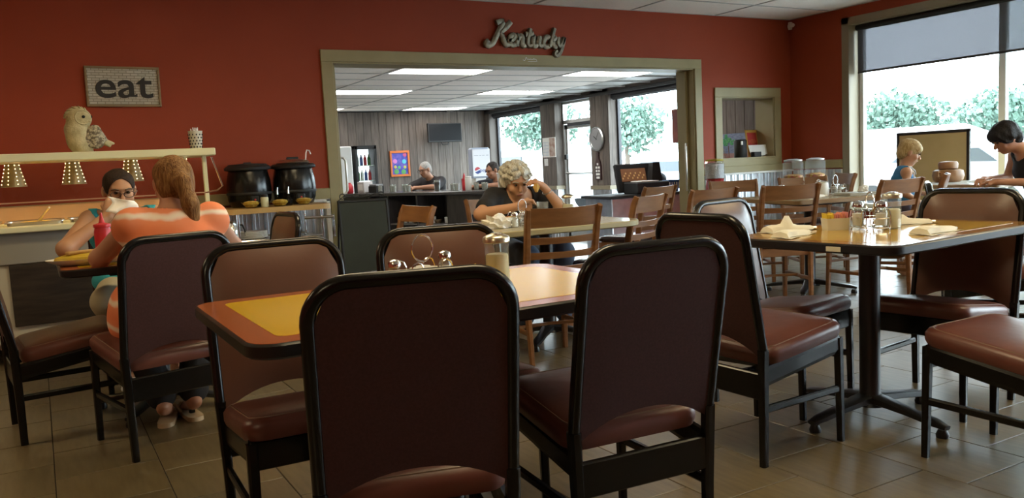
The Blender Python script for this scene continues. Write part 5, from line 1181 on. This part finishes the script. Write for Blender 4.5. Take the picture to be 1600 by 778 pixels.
def garment(name, J, parts, mt, root, par, g=1.0, s=1.0, grow=.013, res=.009, clips=(), carve=(), extra=(), sleeve=0.0, leg=0.0, fem=False):
    allp = body_prims(J, g, s, fem); nt = 8+(2 if fem else 0); P = []
    j = {k: A(v) for k, v in J.items() if k != 'hf'}
    if 'torso' in parts: P += [allp[0], allp[1], allp[2], allp[3], allp[4], allp[5]]+(allp[8:10] if fem else [])
    if sleeve:
        for S in 'LR': P.append(cap(j['sh'+S], j['sh'+S]+(j['el'+S]-j['sh'+S])*sleeve, .056*g*s, .052*g*s, .03))
    if 'legs' in parts:
        P += [allp[0], cap(j['pelvis'], j['pelvis']+(j['belly']-j['pelvis'])*.4, .122*g*s, .118*g*s, .04)]
        for S in 'LR':
            P.append(cap(j['hip'+S], j['kn'+S], .090*g*s, .066*g*s, .03))
            if leg: P.append(cap(j['kn'+S], j['kn'+S]+(j['an'+S]-j['kn'+S])*leg, .066*g*s, .056*g*s, .025))
    return sdf_obj(name, P+list(extra), mt, par, root, res, clips, carve, grow)
DARK = mat('eye_dark', (.015, .010, .008), .25); LIPS = mat('lips', (.36, .12, .10), .5)
def face_bits(par, root, c, B, s=1.0, glasses=False, brow=(.10, .07, .05), eyes=True):
    r, f, u = B; c = A(c)-A(root)
    def T(v): return tuple(v)
    for q in (-1, 1):
        e = MB().ell(T(c+r*q*.031*s+f*.0835*s+u*.010*s), (.011*s, .011*s, .0065*s), 10, 6).build('eye', DARK, par, True)
        MB().tube([T(c+r*q*.016*s+f*.092*s+u*.028*s), T(c+r*q*.034*s+f*.088*s+u*.033*s), T(c+r*q*.052*s+f*.074*s+u*.026*s)], .0042*s, 6).build('eyebrow', mat('brow_%d' % int(brow[0]*1000), brow, .8), par, True)
    MB().tube([T(c-u*.057*s+f*.092*s-r*.022*s), T(c-u*.055*s+f*.0975*s), T(c-u*.057*s+f*.092*s+r*.022*s)], [.003*s, .0055*s, .003*s], 6).build('lips', LIPS, par, True)
    if glasses:
        gm = MB()
        for q in (-1, 1):
            P = [T(c+r*(q*.033+.026*math.cos(a))*s+f*.100*s+u*(.006+.018*math.sin(a))*s) for a in [2*PI*k/16 for k in range(16)]]
            gm.tube(P, .0022*s, 5, True); gm.tube([T(c+r*q*.058*s+f*.098*s+u*.01*s), T(c+r*q*.080*s+f*.06*s+u*.008*s), T(c+r*q*.080*s-f*.01*s+u*.006*s)], .0018*s, 5)
        gm.tube([T(c-r*.008*s+f*.101*s+u*.01*s), T(c+r*.008*s+f*.101*s+u*.01*s)], .002*s, 5)
        gm.build('glasses', mat('glasses_frame', (.05, .04, .035), .35, .5), par, True)
def person(label, root): return empty('person', root, 0, label, 'person')
# ---- woman in the orange tie-dye top, seen from behind
def tiedye():
    mt = mat('orange_tie_dye', (.85, .30, .13), .8); nt = mt.node_tree; b = nt.nodes['Principled BSDF']
    tc = nt.nodes.new('ShaderNodeTexCoord'); n = nt.nodes.new('ShaderNodeTexNoise'); n.inputs['Scale'].default_value = 6
    wv = nt.nodes.new('ShaderNodeTexWave'); wv.bands_direction = 'Z'; wv.inputs['Scale'].default_value = 2.7; wv.inputs['Distortion'].default_value = 2.2; wv.inputs['Detail'].default_value = 3; wv.inputs['Detail Scale'].default_value = 2; wv.inputs['Phase Offset'].default_value = 1.2
    r = nt.nodes.new('ShaderNodeValToRGB'); r.color_ramp.elements[0].position = .0; r.color_ramp.elements[0].color = (.80, .22, .085, 1); r.color_ramp.elements[1].position = 1.0; r.color_ramp.elements[1].color = (.90, .74, .58, 1)
    e = r.color_ramp.elements.new(.80); e.color = (.84, .27, .12, 1)
    nt.links.new(tc.outputs['Object'], wv.inputs['Vector']); nt.links.new(wv.outputs['Fac'], r.inputs['Fac']); nt.links.new(r.outputs['Color'], b.inputs['Base Color']); return mt
R_ = (.46, 3.87, 0.0)
J = dict(pelvis=(.455, 3.85, .54), belly=(.475, 3.84, .68), chest=(.50, 3.85, .83), shL=(.345, 3.87, .925), shR=(.665, 3.87, .930), neck=(.520, 3.915, 1.005), head=(.533, 3.965, 1.10), hf=(-.15, .97, -.2),
         elL=(.215, 4.03, .785), elR=(.785, 4.04, .79), wrL=(.40, 4.19, .90), wrR=(.60, 4.22, .86), hipL=(.37, 3.88, .53), hipR=(.55, 3.88, .53), knL=(.315, 4.29, .50), knR=(.64, 4.28, .50), anL=(.415, 3.985, .115), anR=(.545, 4.00, .115), toeL=(.455, 4.15, .030), toeR=(.525, 4.17, .030))
P0 = person('woman in an orange tie-dye top with a brown ponytail, seated with her back turned', R_)
B = frame((-.16, .96, -.22)); HB = head_prims(J['head'], B, 1.0)
sdf_obj('body', body_prims(J, 1.0, 1.0, True)+HB+hand(J['wrL'], (.35, .3, .6), (.2, .8, .2), .7, .95, 1)+hand(J['wrR'], (-.6, .35, .35), (0, .7, -.2), .6, .95, -1), SK2, P0, R_, .0065)
OT = tiedye()
garment('tie_dye_top', J, ('torso',), OT, R_, P0, 1.0, 1.0, .016, .0075, carve=[ellp((.525, 3.93, 1.03), (.12, .12, .075)), ellp((.300, 3.97, .84), (.05, .06, .055))], sleeve=.10, fem=True,
        extra=[ellp((.335, 3.89, .56), (.10, .15, .12), k=.04), ellp((.300, 3.93, .50), (.065, .12, .07), k=.04), ellp((.57, 3.88, .58), (.10, .14, .10), k=.04)])
garment('black_trousers', J, ('legs',), mat('black_cloth', (.012, .012, .014), .85, bump=.1, bscale=60), R_, P0, 1.0, 1.0, .010, .009, leg=.93)
HO = hairmat('brown_hair', (.15, .062, .016), (.34, .175, .06)); r, f, u = B; hc = A(J['head'])
sdf_obj('hair', [ellp(hc+u*.028-f*.022, (.083, .099, .090), B, .02), ellp(hc-u*.030-f*.040, (.078, .070, .075), B, .03), cap(hc-f*.105+u*.0, hc-f*.135-u*.03, .030, .034, .02), cap(hc-f*.135-u*.03, hc-f*.150-u*.13+r*.012, .036, .034, .02), cap(hc-f*.150-u*.13+r*.012, hc-f*.135-u*.245+r*.03, .034, .016, .02)],
        HO, P0, R_, .006, clips=[(hc+f*.052+u*.02, f*.9-u*.35)], noise=.0022)
P_ = [tuple(A(hc-f*.112-A(R_))+r*.030*math.cos(a)+u*.030*math.sin(a)) for a in [2*PI*k/14 for k in range(14)]]; MB().tube(P_, .006, 6, True).build('hair_tie', HO, P0, True)
face_bits(P0, R_, J['head'], B)
SOLE = mat('sandal_tan', (.55, .42, .26), .5)
for a, t in ((J['anL'], J['toeL']), (J['anR'], J['toeR'])):
    d = nrm((A(t)-A(a))*A((1, 1, 0))); c = (A(a)+A(t))/2-A(R_); ang = math.atan2(d[1], d[0])-PI/2
    sn_ = MB().prism([(x*.8, y) for x, y in rrect(.045, .125, .04, 5)], .001, .022, T=Matrix.Translation((c[0], c[1], 0)) @ Matrix.Rotation(ang, 4, 'Z')).build('sandal', SOLE, P0)
    q = A(t)-A(R_); MB().tube([(q[0]-.045, q[1]-.04, .02), (q[0]-.02, q[1]-.035, .06), (q[0]+.02, q[1]-.035, .06), (q[0]+.045, q[1]-.04, .02)], .008, 6).build('sandal_strap', SOLE, P0, True)
# ---- woman in the teal tank top, wiping her mouth
R_ = (.46, 5.18, 0.0)
J = dict(pelvis=(.46, 5.20, .54), belly=(.45, 5.17, .68), chest=(.425, 5.11, .83), shL=(.575, 5.07, .915), shR=(.245, 5.05, .915), neck=(.405, 5.03, .985), head=(.395, 4.965, 1.075), hf=(.05, -.97, -.2),
         elR=(.105, 4.72, .795), elL=(.675, 4.80, .79), wrR=(.315, 4.79, .945), wrL=(.52, 4.70, .83), hipL=(.555, 5.16, .53), hipR=(.365, 5.16, .53), knL=(.60, 4.78, .50), knR=(.275, 4.76, .50), anL=(.60, 4.92, .09), anR=(.36, 4.88, .09), toeL=(.61, 4.76, .028), toeR=(.35, 4.72, .028))
P1 = person('woman in a teal tank top and glasses, wiping her mouth with a napkin', R_)
B = frame((.06, -.95, -.30)); r, f, u = B; hc = A(J['head'])
sdf_obj('body', body_prims(J, 1.06, 1.0, True)+head_prims(J['head'], B)+hand(J['wrR'], (.35, .25, .75), (.2, .6, .1), .9, 1.0, -1)+hand(J['wrL'], (-.7, -.2, .1), (0, -.2, -.9), .5, 1.0, 1), SK3, P1, R_, .0065)
TEAL = mat('teal_cotton', (.03, .34, .42), .8, bump=.15, bscale=40)
garment('teal_tank_top', J, ('torso',), TEAL, R_, P1, 1.06, 1.0, .011, .0075, carve=[ellp((.41, 4.99, .985), (.125, .16, .105)), ellp((.165, 5.02, .90), (.085, .13, .12)), ellp((.655, 5.02, .90), (.085, .13, .12))], fem=True, extra=[ellp((.36, 5.05, .58), (.13, .10, .075), k=.04)])
garment('beige_shorts', J, ('legs',), mat('beige_shorts', (.42, .36, .24), .8), R_, P1, 1.06, 1.0, .012, .010, leg=.12)
HD = hairmat('dark_hair', (.016, .009, .006), (.045, .026, .014))
sdf_obj('hair', [ellp(hc+u*.030-f*.014, (.080, .097, .084), B, .02), ellp(hc-u*.01-f*.055, (.070, .055, .06), B, .03)], HD, P1, R_, .005, carve=[ellp(hc+f*.085-u*.040, (.074, .088, .124), B)], noise=.002)
face_bits(P1, R_, J['head'], B, glasses=True)
for a, t in ((J['anL'], J['toeL']), (J['anR'], J['toeR'])):
    c = (A(a)+A(t))/2-A(R_); MB().prism([(x, y) for x, y in rrect(.045, .13, .04, 5, c[0], c[1])], .001, .024).build('slide_sandal', mat('striped_slide', (.10, .11, .16), .5), P1)
    q = A(t)-A(R_); MB().tube([(q[0]-.05, q[1]+.05, .02), (q[0]-.03, q[1]+.05, .07), (q[0]+.03, q[1]+.05, .07), (q[0]+.05, q[1]+.05, .02)], 1, sq=(.006, .035)).build('slide_strap', mat('pale_stripe', (.5, .5, .52), .5), P1)
hn = MB(); wp = A(J['wrR'])+A((.060, -.075, .035)); RR = []
for i in range(9):
    v = i/8; RR.append([tuple(wp+A((-.06+.12*w_+.02*math.sin(4*v), -.02+.018*math.sin(6*w_+3*v)-.02*v, .05-.075*v-.03*(w_-.5)))) for w_ in [k/8 for k in range(9)]])
o = hn.rings(RR, False, False, False).build('held_napkin', PAPER, None, True); tag(o, 'white paper napkin held to the teal-topped woman\'s mouth', 'napkin'); sm = o.modifiers.new('thickness', 'SOLIDIFY'); sm.thickness = .004
# ---- white-haired woman in black
R_ = (2.84, 4.95, 0.0)
hd = at_y(806, 283, 4.80)
J = dict(pelvis=(2.86, 4.98, .54), belly=(2.85, 4.94, .67), chest=(2.83, 4.89, .80), shL=(3.015, 4.87, .885), shR=(2.655, 4.87, .890), neck=(2.825, 4.86, .945), head=(hd.x, hd.y, hd.z-.005), hf=(-.2, -.95, -.4),
         elR=(2.46, 4.70, .80), elL=(3.03, 4.60, .785), wrR=(2.60, 4.46, .845), wrL=(2.905, 4.625, .945), hipL=(2.96, 4.95, .53), hipR=(2.76, 4.95, .53), knL=(2.95, 4.50, .52), knR=(2.68, 4.50, .52), anL=(2.95, 4.52, .09), anR=(2.66, 4.55, .09), toeL=(2.94, 4.36, .03), toeR=(2.63, 4.40, .03))
P2 = person('white-haired woman in a black V-neck, head bowed, eating bread at the pale table', R_)
B = frame((-.16, -.90, -.36)); r, f, u = B; hc = A(J['head'])
sdf_obj('body', body_prims(J, 1.05, .98, True)+head_prims(J['head'], B, 1.0)+hand(J['wrL'], (-.55, .1, .45), (-.3, .3, -.6), .9, .95, 1)+hand(J['wrR'], (.55, -.2, .35), (.3, -.1, -.6), .9, .95, -1), SK1, P2, R_, .0065)
garment('black_top', J, ('torso',), mat('black_jersey', (.010, .010, .012), .75, bump=.1, bscale=50), R_, P2, 1.05, .98, .012, .0075, carve=[ellp((2.825, 4.80, .935), (.085, .11, .13)), ellp((2.825, 4.76, .86), (.045, .06, .09))], sleeve=.62, fem=True)
garment('blue_jeans', J, ('legs',), mat('denim', (.10, .14, .22), .8, bump=.1, bscale=60), R_, P2, 1.0, .98, .008, .010, leg=.92)
HW_ = hairmat('white_hair', (.36, .34, .27), (.74, .73, .65))
sdf_obj('hair', [ellp(hc+u*.034-f*.026, (.088, .096, .086), B, .02)]+[ellp(hc+u*.034-f*.026+r*.094*math.cos(a)*math.cos(e)+u*.092*math.sin(e)+f*.100*math.sin(a)*math.cos(e), (.024, .026, .017), B, .006) for e, n_ in ((.15, 13), (.55, 11), (.95, 7), (1.35, 4)) for a in [2*PI*(q+.3*n_)/n_ for q in range(n_)]]+[ellp(hc-u*.015-f*.062, (.082, .055, .07), B, .03), ellp(hc+r*.080-u*.010-f*.03, (.024, .042, .045), B, .02), ellp(hc-r*.080-u*.010-f*.03, (.024, .042, .045), B, .02), cap(hc+u*.090+f*.045-r*.04, hc+u*.078+f*.066+r*.035, .022, .014, .012)], HW_, P2, R_, .0055, carve=[ellp(hc+f*.092-u*.060, (.074, .085, .122), B)], noise=.004)
face_bits(P2, R_, J['head'], B, brow=(.4, .36, .3))
MB().tube([tuple(A(J['wrL'])-A(R_)+A((.016, -.006, -.028))+.034*(A((.8, .3, .45))*math.cos(a)+A((-.2, 1, 0))*math.sin(a))) for a in [2*PI*k/16 for k in range(16)]], .0035, 6, True).build('bracelet', STEEL, P2, True)
for a, t in ((J['anL'], J['toeL']), (J['anR'], J['toeR'])): c = (A(a)+A(t))/2-A(R_); MB().prism(rrect(.047, .135, .04, 5, c[0], c[1]), .001, .05).build('shoe', WHITE, P2)
w = A(J['wrL'])+A((-.075, -.02, .015)); bm_ = MB().rings([[tuple(w+A((x, y, z_))) for x, y in ((-.026*k_, 0), (0, -.010), (.030*k_, 0), (0, .010))] for z_, k_ in ((.018, .5), (-.005, 1.0), (-.040, .35))]); o = bm_.build('bread_piece', MATS['yellow_food'] if False else mat('cornbread', (.52, .30, .06), .7, bump=.4, bscale=60), None); tag(o, 'torn piece of golden bread held by the white-haired woman', 'bread')
# ---- counter customers on stools
def stool(x, y, label):
    s_ = empty('bar_stool', (x, y, FL2), 0, label, 'stool', 'bar stools')
    MB().lathe([(.16, .66), (.185, .68), (.185, .71), (.15, .725)], 22).build('seat', VINYL, s_, True); MB().cyl(0, 0, .03, .66, .03, 14).build('column', CHROME, s_, True); MB().lathe([(.21, 0), (.21, .012), (.06, .035)], 24).build('base', CHROME, s_, True)
    MB().tube([(.15*math.cos(a), .15*math.sin(a), .25) for a in [2*PI*k/18 for k in range(18)]], .01, 6, True).build('foot_ring', CHROME, s_, True)
def barman(label, hx, hy, hz, fdir, shirt, hair, glasses, res=.009, skin=SK2, stool_label='', lift=0.0):
    F = nrm(A((fdir[0], fdir[1], 0))); S = A((F[1], -F[0], 0))        # S: his right-hand side
    c = A((hx, hy, 0))-F*.16; root = (c[0]-F[0]*.12, c[1]-F[1]*.12, FL2); sz = FL2+.72
    def p(f_, s_, z_): q = c+F*f_+S*s_; return (q[0], q[1], z_)
    J = dict(pelvis=p(-.12, 0, sz+.09), belly=p(-.08, 0, sz+.24), chest=p(.0, 0, max(sz+.40, hz-.30)), shR=p(.03, .20, hz-.185), shL=p(.03, -.20, hz-.185), neck=p(.09, 0, hz-.115), head=(hx, hy, hz), hf=tuple(F),
             elR=p(.24, .27, .845), elL=p(.22, -.27, .845), wrR=p(.42, .10, .835), wrL=p(.42, -.08, .845), hipR=p(-.10, .09, sz+.08), hipL=p(-.10, -.09, sz+.08), knR=p(.10, .14, sz+.02), knL=p(.10, -.14, sz+.02), anR=p(.06, .12, FL2+.34), anL=p(.06, -.12, FL2+.34), toeR=p(.18, .12, FL2+.275), toeL=p(.18, -.12, FL2+.275))
    P = person(label, root); B = frame((fdir[0], fdir[1], -.35)); r, f, u = B; hc = A(J['head'])
    sdf_obj('body', body_prims(J, 1.06, 1.0)+head_prims(J['head'], B)+hand(J['wrR'], tuple(F*.6-S*.6), (0, 0, -1), .6, 1.05, 1)+hand(J['wrL'], tuple(F*.5+S*.6), (0, 0, -1), .6, 1.05, -1), skin, P, root, res)
    garment('shirt', J, ('torso',), shirt, root, P, 1.06, 1.0, .014, .011, carve=[ellp(p(.10, 0, hz-.11), (.07, .07, .05))], sleeve=.85); garment('trousers', J, ('legs',), MATS['denim'], root, P, 1.0, 1.0, .010, .012, leg=.95)
    sdf_obj('hair', [ellp(hc+u*.030-f*.018, (.078, .094, .086), B, .02), ellp(hc-u*.02-f*.058, (.066, .045, .06), B, .02)], hair, P, root, .007, carve=[ellp(hc+f*.090-u*.045, (.074, .085, .112), B)], noise=.0015)
    face_bits(P, root, J['head'], B, glasses=glasses)
    stool(root[0], root[1], stool_label); return P
h1 = at_y(664, 265, 11.48); h2 = at_y(769, 266, 10.10)
P3 = barman('grey-haired man in a dark shirt and glasses seated at the bar', h1.x, h1.y, h1.z, (-.95, -.30), mat('charcoal_shirt', (.022, .018, .020), .8), hairmat('grey_hair', (.35, .33, .31), (.55, .53, .50)), True, stool_label='chrome bar stool under the grey-haired man')
P4 = barman('dark-haired man in a navy shirt seated at the bar by the drinks machine', h2.x, h2.y, h2.z, (-.97, -.10), mat('navy_shirt', (.012, .014, .026), .8), hairmat('short_dark_hair', (.03, .024, .022), (.07, .06, .055)), False, stool_label='chrome bar stool under the man in the navy shirt')
# ---- boy in a blue tank top
hb_ = at_x(1421, 238, 6.40); s = .80
F = nrm(A((.72, -.66, 0))); S = A((F[1], -F[0], 0)); c = A((hb_.x, hb_.y, 0))-F*.05; root = (c[0], c[1], 0)
def p(f_, s_, z_): q = c+F*f_+S*s_; return (q[0], q[1], z_)
J = dict(pelvis=p(-.02, 0, .56), belly=p(-.01, 0, .67), chest=p(0, 0, .79), shR=p(0, .120, hb_.z-.165), shL=p(0, -.120, hb_.z-.165), neck=p(.02, 0, hb_.z-.105), head=(hb_.x, hb_.y, hb_.z), hf=tuple(F), elR=p(-.02, .185, hb_.z-.34), elL=p(.06, -.165, hb_.z-.33), wrR=p(.10, .16, hb_.z-.42), wrL=p(.2, -.10, hb_.z-.36), hipR=p(-.02, .06, .55), hipL=p(-.02, -.06, .55), knR=p(.01, .065, .30), knL=p(.01, -.065, .30), anR=p(-.01, .065, .06), anL=p(-.01, -.065, .06), toeR=p(.11, .075, .02), toeL=p(.11, -.075, .02))
sz_ = hb_.z-.165
P5 = person('blond boy in a blue tank top with white edging, standing and looking down', root)
B = frame((F[0], F[1], -.42)); r, f, u = B; hc = A(J['head'])
sdf_obj('body', body_prims(J, .66, 1.0)[:2]+[cap(J['belly'], J['chest'], .085, .085, .04), cap(J['shR'], J['shL'], .043, .043, .04), cap(J['chest'], J['neck'], .075, .04, .04), cap(J['neck'], J['head'], .04, .042, .02)]+[q for S_ in 'LR' for q in (cap(J['sh'+S_], J['el'+S_], .034, .027), cap(J['el'+S_], J['wr'+S_], .027, .019), cap(J['hip'+S_], J['kn'+S_], .062, .045), cap(J['kn'+S_], J['an'+S_], .042, .028), cap(J['an'+S_]-A((0, 0, .025)) if False else A(J['an'+S_])-A((0, 0, .025)), J['toe'+S_], .03, .02))]+head_prims(J['head'], B, .90)+hand(J['wrR'], tuple(F), (0, 0, -1), .7, .7, 1)+hand(J['wrL'], tuple(F), (0, 0, -1), .7, .7, -1), SK1, P5, root, .007)
BT = mat('blue_tank', (.02, .14, .34), .7, col2=(.03, .20, .42), scale=9)
tp = [cap(J['pelvis'], J['belly'], .092, .092, .04), cap(J['belly'], J['chest'], .092, .088, .04), cap(J['chest'], p(0, 0, sz_-.015), .085, .06, .04), cap(p(0, .080, sz_+.012), p(0, -.080, sz_+.012), .036, .036, .03)]
sdf_obj('tank_top', tp, BT, P5, root, .007, carve=[ellp(p(.055, 0, sz_+.045), (.062, .062, .070)), ellp(p(0, .145, sz_-.01), (.05, .06, .075)), ellp(p(0, -.145, sz_-.01), (.05, .06, .075))], grow=.010)
sdf_obj('shorts', [cap(J['hipR'], J['hipL'], .085, .085), cap(J['hipR'], A(J['kn'+'R'])+A((0, 0, .03)), .075, .07), cap(J['hipL'], A(J['knL'])+A((0, 0, .03)), .075, .07)], mat('dark_shorts', (.03, .022, .04), .8), P5, root, .010, grow=.008)
em = MB(); em.tube([tuple(A(q)-A(root)) for q in (p(.04, .070, sz_+.048), p(.080, .055, sz_+.01), p(.098, .0, sz_-.022), p(.080, -.055, sz_+.01), p(.04, -.070, sz_+.048))], .0055, 6); em.build('white_edging', PAPER, P5, True)
for q_ in (-1, 1): MB().tube([tuple(A(q)-A(root)) for q in (p(.02, q_*.098, sz_+.052), p(.06, q_*.094, sz_-.0), p(.065, q_*.098, sz_-.05), p(.02, q_*.112, sz_-.08))], .0055, 6).build('white_edging', PAPER, P5, True)
MB().ell(tuple(A(p(.092, 0, sz_-.11))-A(root)), (.045, .02, .035)).build('print', mat('teal_print', (.05, .45, .42), .7), P5, True)
HBn = hairmat('blond_hair', (.40, .27, .11), (.62, .47, .24))
sdf_obj('hair', [ellp(hc+u*.036-f*.010, (.078, .094, .080), B, .02), ellp(hc+u*.045+f*.05, (.06, .035, .035), B, .02), ellp(hc-u*.02-f*.05, (.068, .048, .06), B, .02)], HBn, P5, root, .006, carve=[ellp(hc+f*.088-u*.055, (.064, .080, .098), B)], noise=.0015)
face_bits(P5, root, J['head'], B, .9, brow=(.3, .2, .1))
# ---- dark-haired youth in a black vest
ht = at_x(1571, 214, 6.62); F = nrm(A((-.80, .55, 0))); S = A((F[1], -F[0], 0)); c = A((ht.x, ht.y, 0))-F*.25; root = (c[0]-F[0]*.05, c[1]-F[1]*.05, 0)
def p(f_, s_, z_): q = c+F*f_+S*s_; return (q[0], q[1], z_)
J = dict(pelvis=p(-.10, 0, .55), belly=p(-.05, 0, .70), chest=p(.04, 0, .86), shR=p(.08, .175, .985), shL=p(.08, -.175, .985), neck=p(.15, 0, 1.045), head=(ht.x, ht.y, ht.z-.01), hf=tuple(F), elR=p(.10, .26, .80), elL=p(.14, -.245, .775), wrR=p(.33, .14, .80), wrL=p(.38, -.17, .79), hipR=p(-.06, .09, .53), hipL=p(-.06, -.09, .53), knR=p(.34, .12, .51), knL=p(.34, -.12, .51), anR=p(.30, .12, .09), anL=p(.30, -.12, .09), toeR=p(.44, .12, .03), toeL=p(.44, -.12, .03))
P6 = person('dark-haired youth in a black vest leaning forward over the table', root)
B = frame((F[0], F[1], -.62)); r, f, u = B; hc = A(J['head'])
sdf_obj('body', body_prims(J, .92, .98)+head_prims(J['head'], B)+hand(J['wrR'], tuple(F*.6-S*.5), (0, 0, -1), .6, 1.0, 1)+hand(J['wrL'], tuple(F*.6+S*.5), (0, 0, -1), .6, 1.0, -1), SK2, P6, root, .008)
garment('black_vest', J, ('torso',), MATS['black_jersey'], root, P6, .92, .98, .012, .009, carve=[ellp(p(.15, 0, 1.03), (.09, .09, .08)), ellp(p(.09, .21, .95), (.085, .085, .12)), ellp(p(.09, -.21, .95), (.085, .085, .12))]); garment('trousers', J, ('legs',), MATS['denim'], root, P6, .95, .98, .010, .012, leg=.93)
sdf_obj('hair', [ellp(hc+u*.045-f*.012, (.100, .112, .092), B, .02), ellp(hc+u*.060+f*.060, (.078, .045, .045), B, .02), ellp(hc-u*.02-f*.065, (.082, .055, .075), B, .02), ellp(hc+r*.07+u*.015, (.03, .06, .05), B, .02), ellp(hc-r*.07+u*.015, (.03, .06, .05), B, .02)], hairmat('black_hair', (.008, .006, .006), (.022, .018, .016)), P6, root, .007, carve=[ellp(hc+f*.105-u*.065, (.074, .090, .105), B)], noise=.003)
face_bits(P6, root, J['head'], B)
for k in ('L', 'R'): MB().tube([tuple(A(J['an'+k])-A(root)+A((0, 0, -.045))), tuple(A(J['toe'+k])-A(root)+A((0, 0, .006)))], [.045, .034], 8).build('shoe', BLACKM, P6, True)
# ------------------------------------------------------------------ outside
CONC = mat('parking_concrete', (.40, .40, .39), .8, col2=(.34, .34, .33), scale=.6)
struct(MB().box(XR+.24, 160, -70, 140, -.6, -.36).build('ground', CONC))
LEAF = [mat('leaf_pale', (.085, .15, .115), .7, col2=(.13, .20, .155), scale=2), mat('leaf_mid', (.065, .12, .09), .7, col2=(.105, .165, .125), scale=2)]
BARK = mat('bark', (.12, .09, .07), .9)
def tree(x, y, h, rad, label, k, seed):
    rs = random.Random(seed); t = empty('tree', (x, y, -.36), 0, label, 'tree', 'trees across the road')
    MB().tube([(0, 0, 0), (.1, .05, h*.25), (0, .1, h*.6)], [.25, .2, .1], 8).build('trunk', BARK, t, True)
    mb = MB()
    for q in range(2600):
        a = rs.random()*2*PI; zz = rs.uniform(-1, 1); rr = rs.random()**.4; cs = math.sqrt(1-zz*zz)
        b = .78+.22*math.sin(3*a+seed)*math.cos(2.5*zz+seed)
        c = Vector((rad*rr*b*cs*math.cos(a), rad*rr*b*cs*math.sin(a), h*.62+h*.40*rr*b*zz)); d = Vector((rs.gauss(0, 1), rs.gauss(0, 1), rs.gauss(0, .6))).normalized(); e = d.orthogonal().normalized(); g = d.cross(e); L = rs.uniform(.10, .24)*(1 if h < 6 else 1.3)
        mb.add([c-e*L, c+g*L*.6, c+e*L, c-g*L*.6+d*L*.3], [(0, 1, 2), (0, 2, 3)])
    mb.build('foliage', LEAF[k], t)
TR = [(44, 38.5, 4.6, 3.4, 'round pale tree beyond the white house'), (45, 31.8, 5.0, 3.6, 'broad pale tree above the tan board'), (45, 25.0, 4.6, 3.5, 'low tree past the window mullion'), (46, 18.0, 4.8, 3.5, 'low tree seen behind the dark-haired youth'), (21, 9.5, 14.0, 2.3, 'tall dark tree seen through the roller blind'), (44, 45.5, 4.6, 3.2, 'tree seen past the window edge'), (42, 54.0, 6.8, 4.0, 'tall tree beyond the till display window'), (40, 63.5, 8.0, 4.4, 'tall tree beyond the glazed door'), (34, 72.0, 9.5, 4.6, 'tall tree beyond the window by the drinks machine')]
for i, (x, y, h, r_, lb) in enumerate(TR): tree(x, y, h, r_, lb, i % 2, i+2)
# white house with paned windows
hs = empty('white_house', (29.5, 22.6, -.36), 0, 'low white house with paned windows across the road', 'house')
WS = mat('white_siding', (.72, .72, .70), .7)
MB().box(0, 6, -2.6, 2.2, 0, 1.55).build('wall', WS, hs); MB().rings([[(-.3, -2.9, 1.5), (-.3, 2.5, 1.5), (6.3, 2.5, 1.5), (6.3, -2.9, 1.5)], [(2.9, -2.7, 2.25), (2.9, 2.3, 2.25), (3.1, 2.3, 2.25), (3.1, -2.7, 2.25)]]).build('roof', mat('pale_roof', (.5, .5, .5), .8), hs)
for y in (-1.75, -.35, 1.05):
    w = MB().box(-.03, .02, y-.5, y+.5, .45, 1.25).build('window', mat('house_glass', (.25, .30, .32), .2), hs); g = MB()
    for q in range(5): g.box(-.05, -.02, y-.5+q*.25-.025, y-.5+q*.25+.025, .45, 1.25)
    for q in range(4): g.box(-.05, -.02, y-.5, y+.5, .45+q*.2667-.025, .45+q*.2667+.025)
    g.build('glazing_bars', WS, w)
def car(x, y, rz, col, label, van=False):
    c = empty('parked_car', (x, y, -.36), rz, label, 'car', 'parked cars outside'); L = 2.2
    prof = [(-L, .35), (-L, .85), (-1.5, .95), (-.9, 1.42), (.7, 1.45), (1.35, .98), (2.1, .85), (L, .40)] if not van else [(-L, .35), (-L, 1.75), (-1.9, 1.9), (1.0, 1.9), (1.6, 1.15), (2.2, 1.0), (2.25, .4)]
    MB().rings([[(a, s_*.86*(1 if b < 1.0 else .88), b) for a, b in prof] for s_ in (-1, 1)]).build('body', mat(label.split()[0]+'_car_paint', col, .25, .2, coat=.5), c)
    wn = [(-1.35, 1.0), (-.85, 1.36), (.62, 1.38), (1.15, 1.0)] if not van else [(-.2, 1.2), (-.2, 1.75), (.95, 1.75), (1.4, 1.2)]
    for s_ in (-1, 1): MB().rings([[(a, s_*(.80 if not van else .775), b) for a, b in wn], [(a, s_*(.83 if not van else .80), b) for a, b in wn]]).build('side_window', mat('car_glass', (.03, .04, .05), .1), c)
    for q in (-1.35, 1.4):
        for s_ in (-1, 1): MB().lathe([(.2, -.09), (.33, -.1), (.33, .1), (.2, .09)], 18, T=Matrix.Translation((q, s_*.80, .33)) @ Matrix.Rotation(PI/2, 4, 'X')).build('wheel', BLACKM, c, True)
car(15.2, 17.3, 1.75, (.30, .36, .48), 'silver-blue saloon parked outside the till display window'); car(14.5, 23.5, 1.7, (.62, .62, .64), 'white van parked outside the glazed door', True)
car(16.5, 10.2, 1.6, (.45, .48, .52), 'grey car parked beyond the dark-haired youth'); car(24, 33, 1.4, (.4, .12, .1), 'red car parked far across the lot')
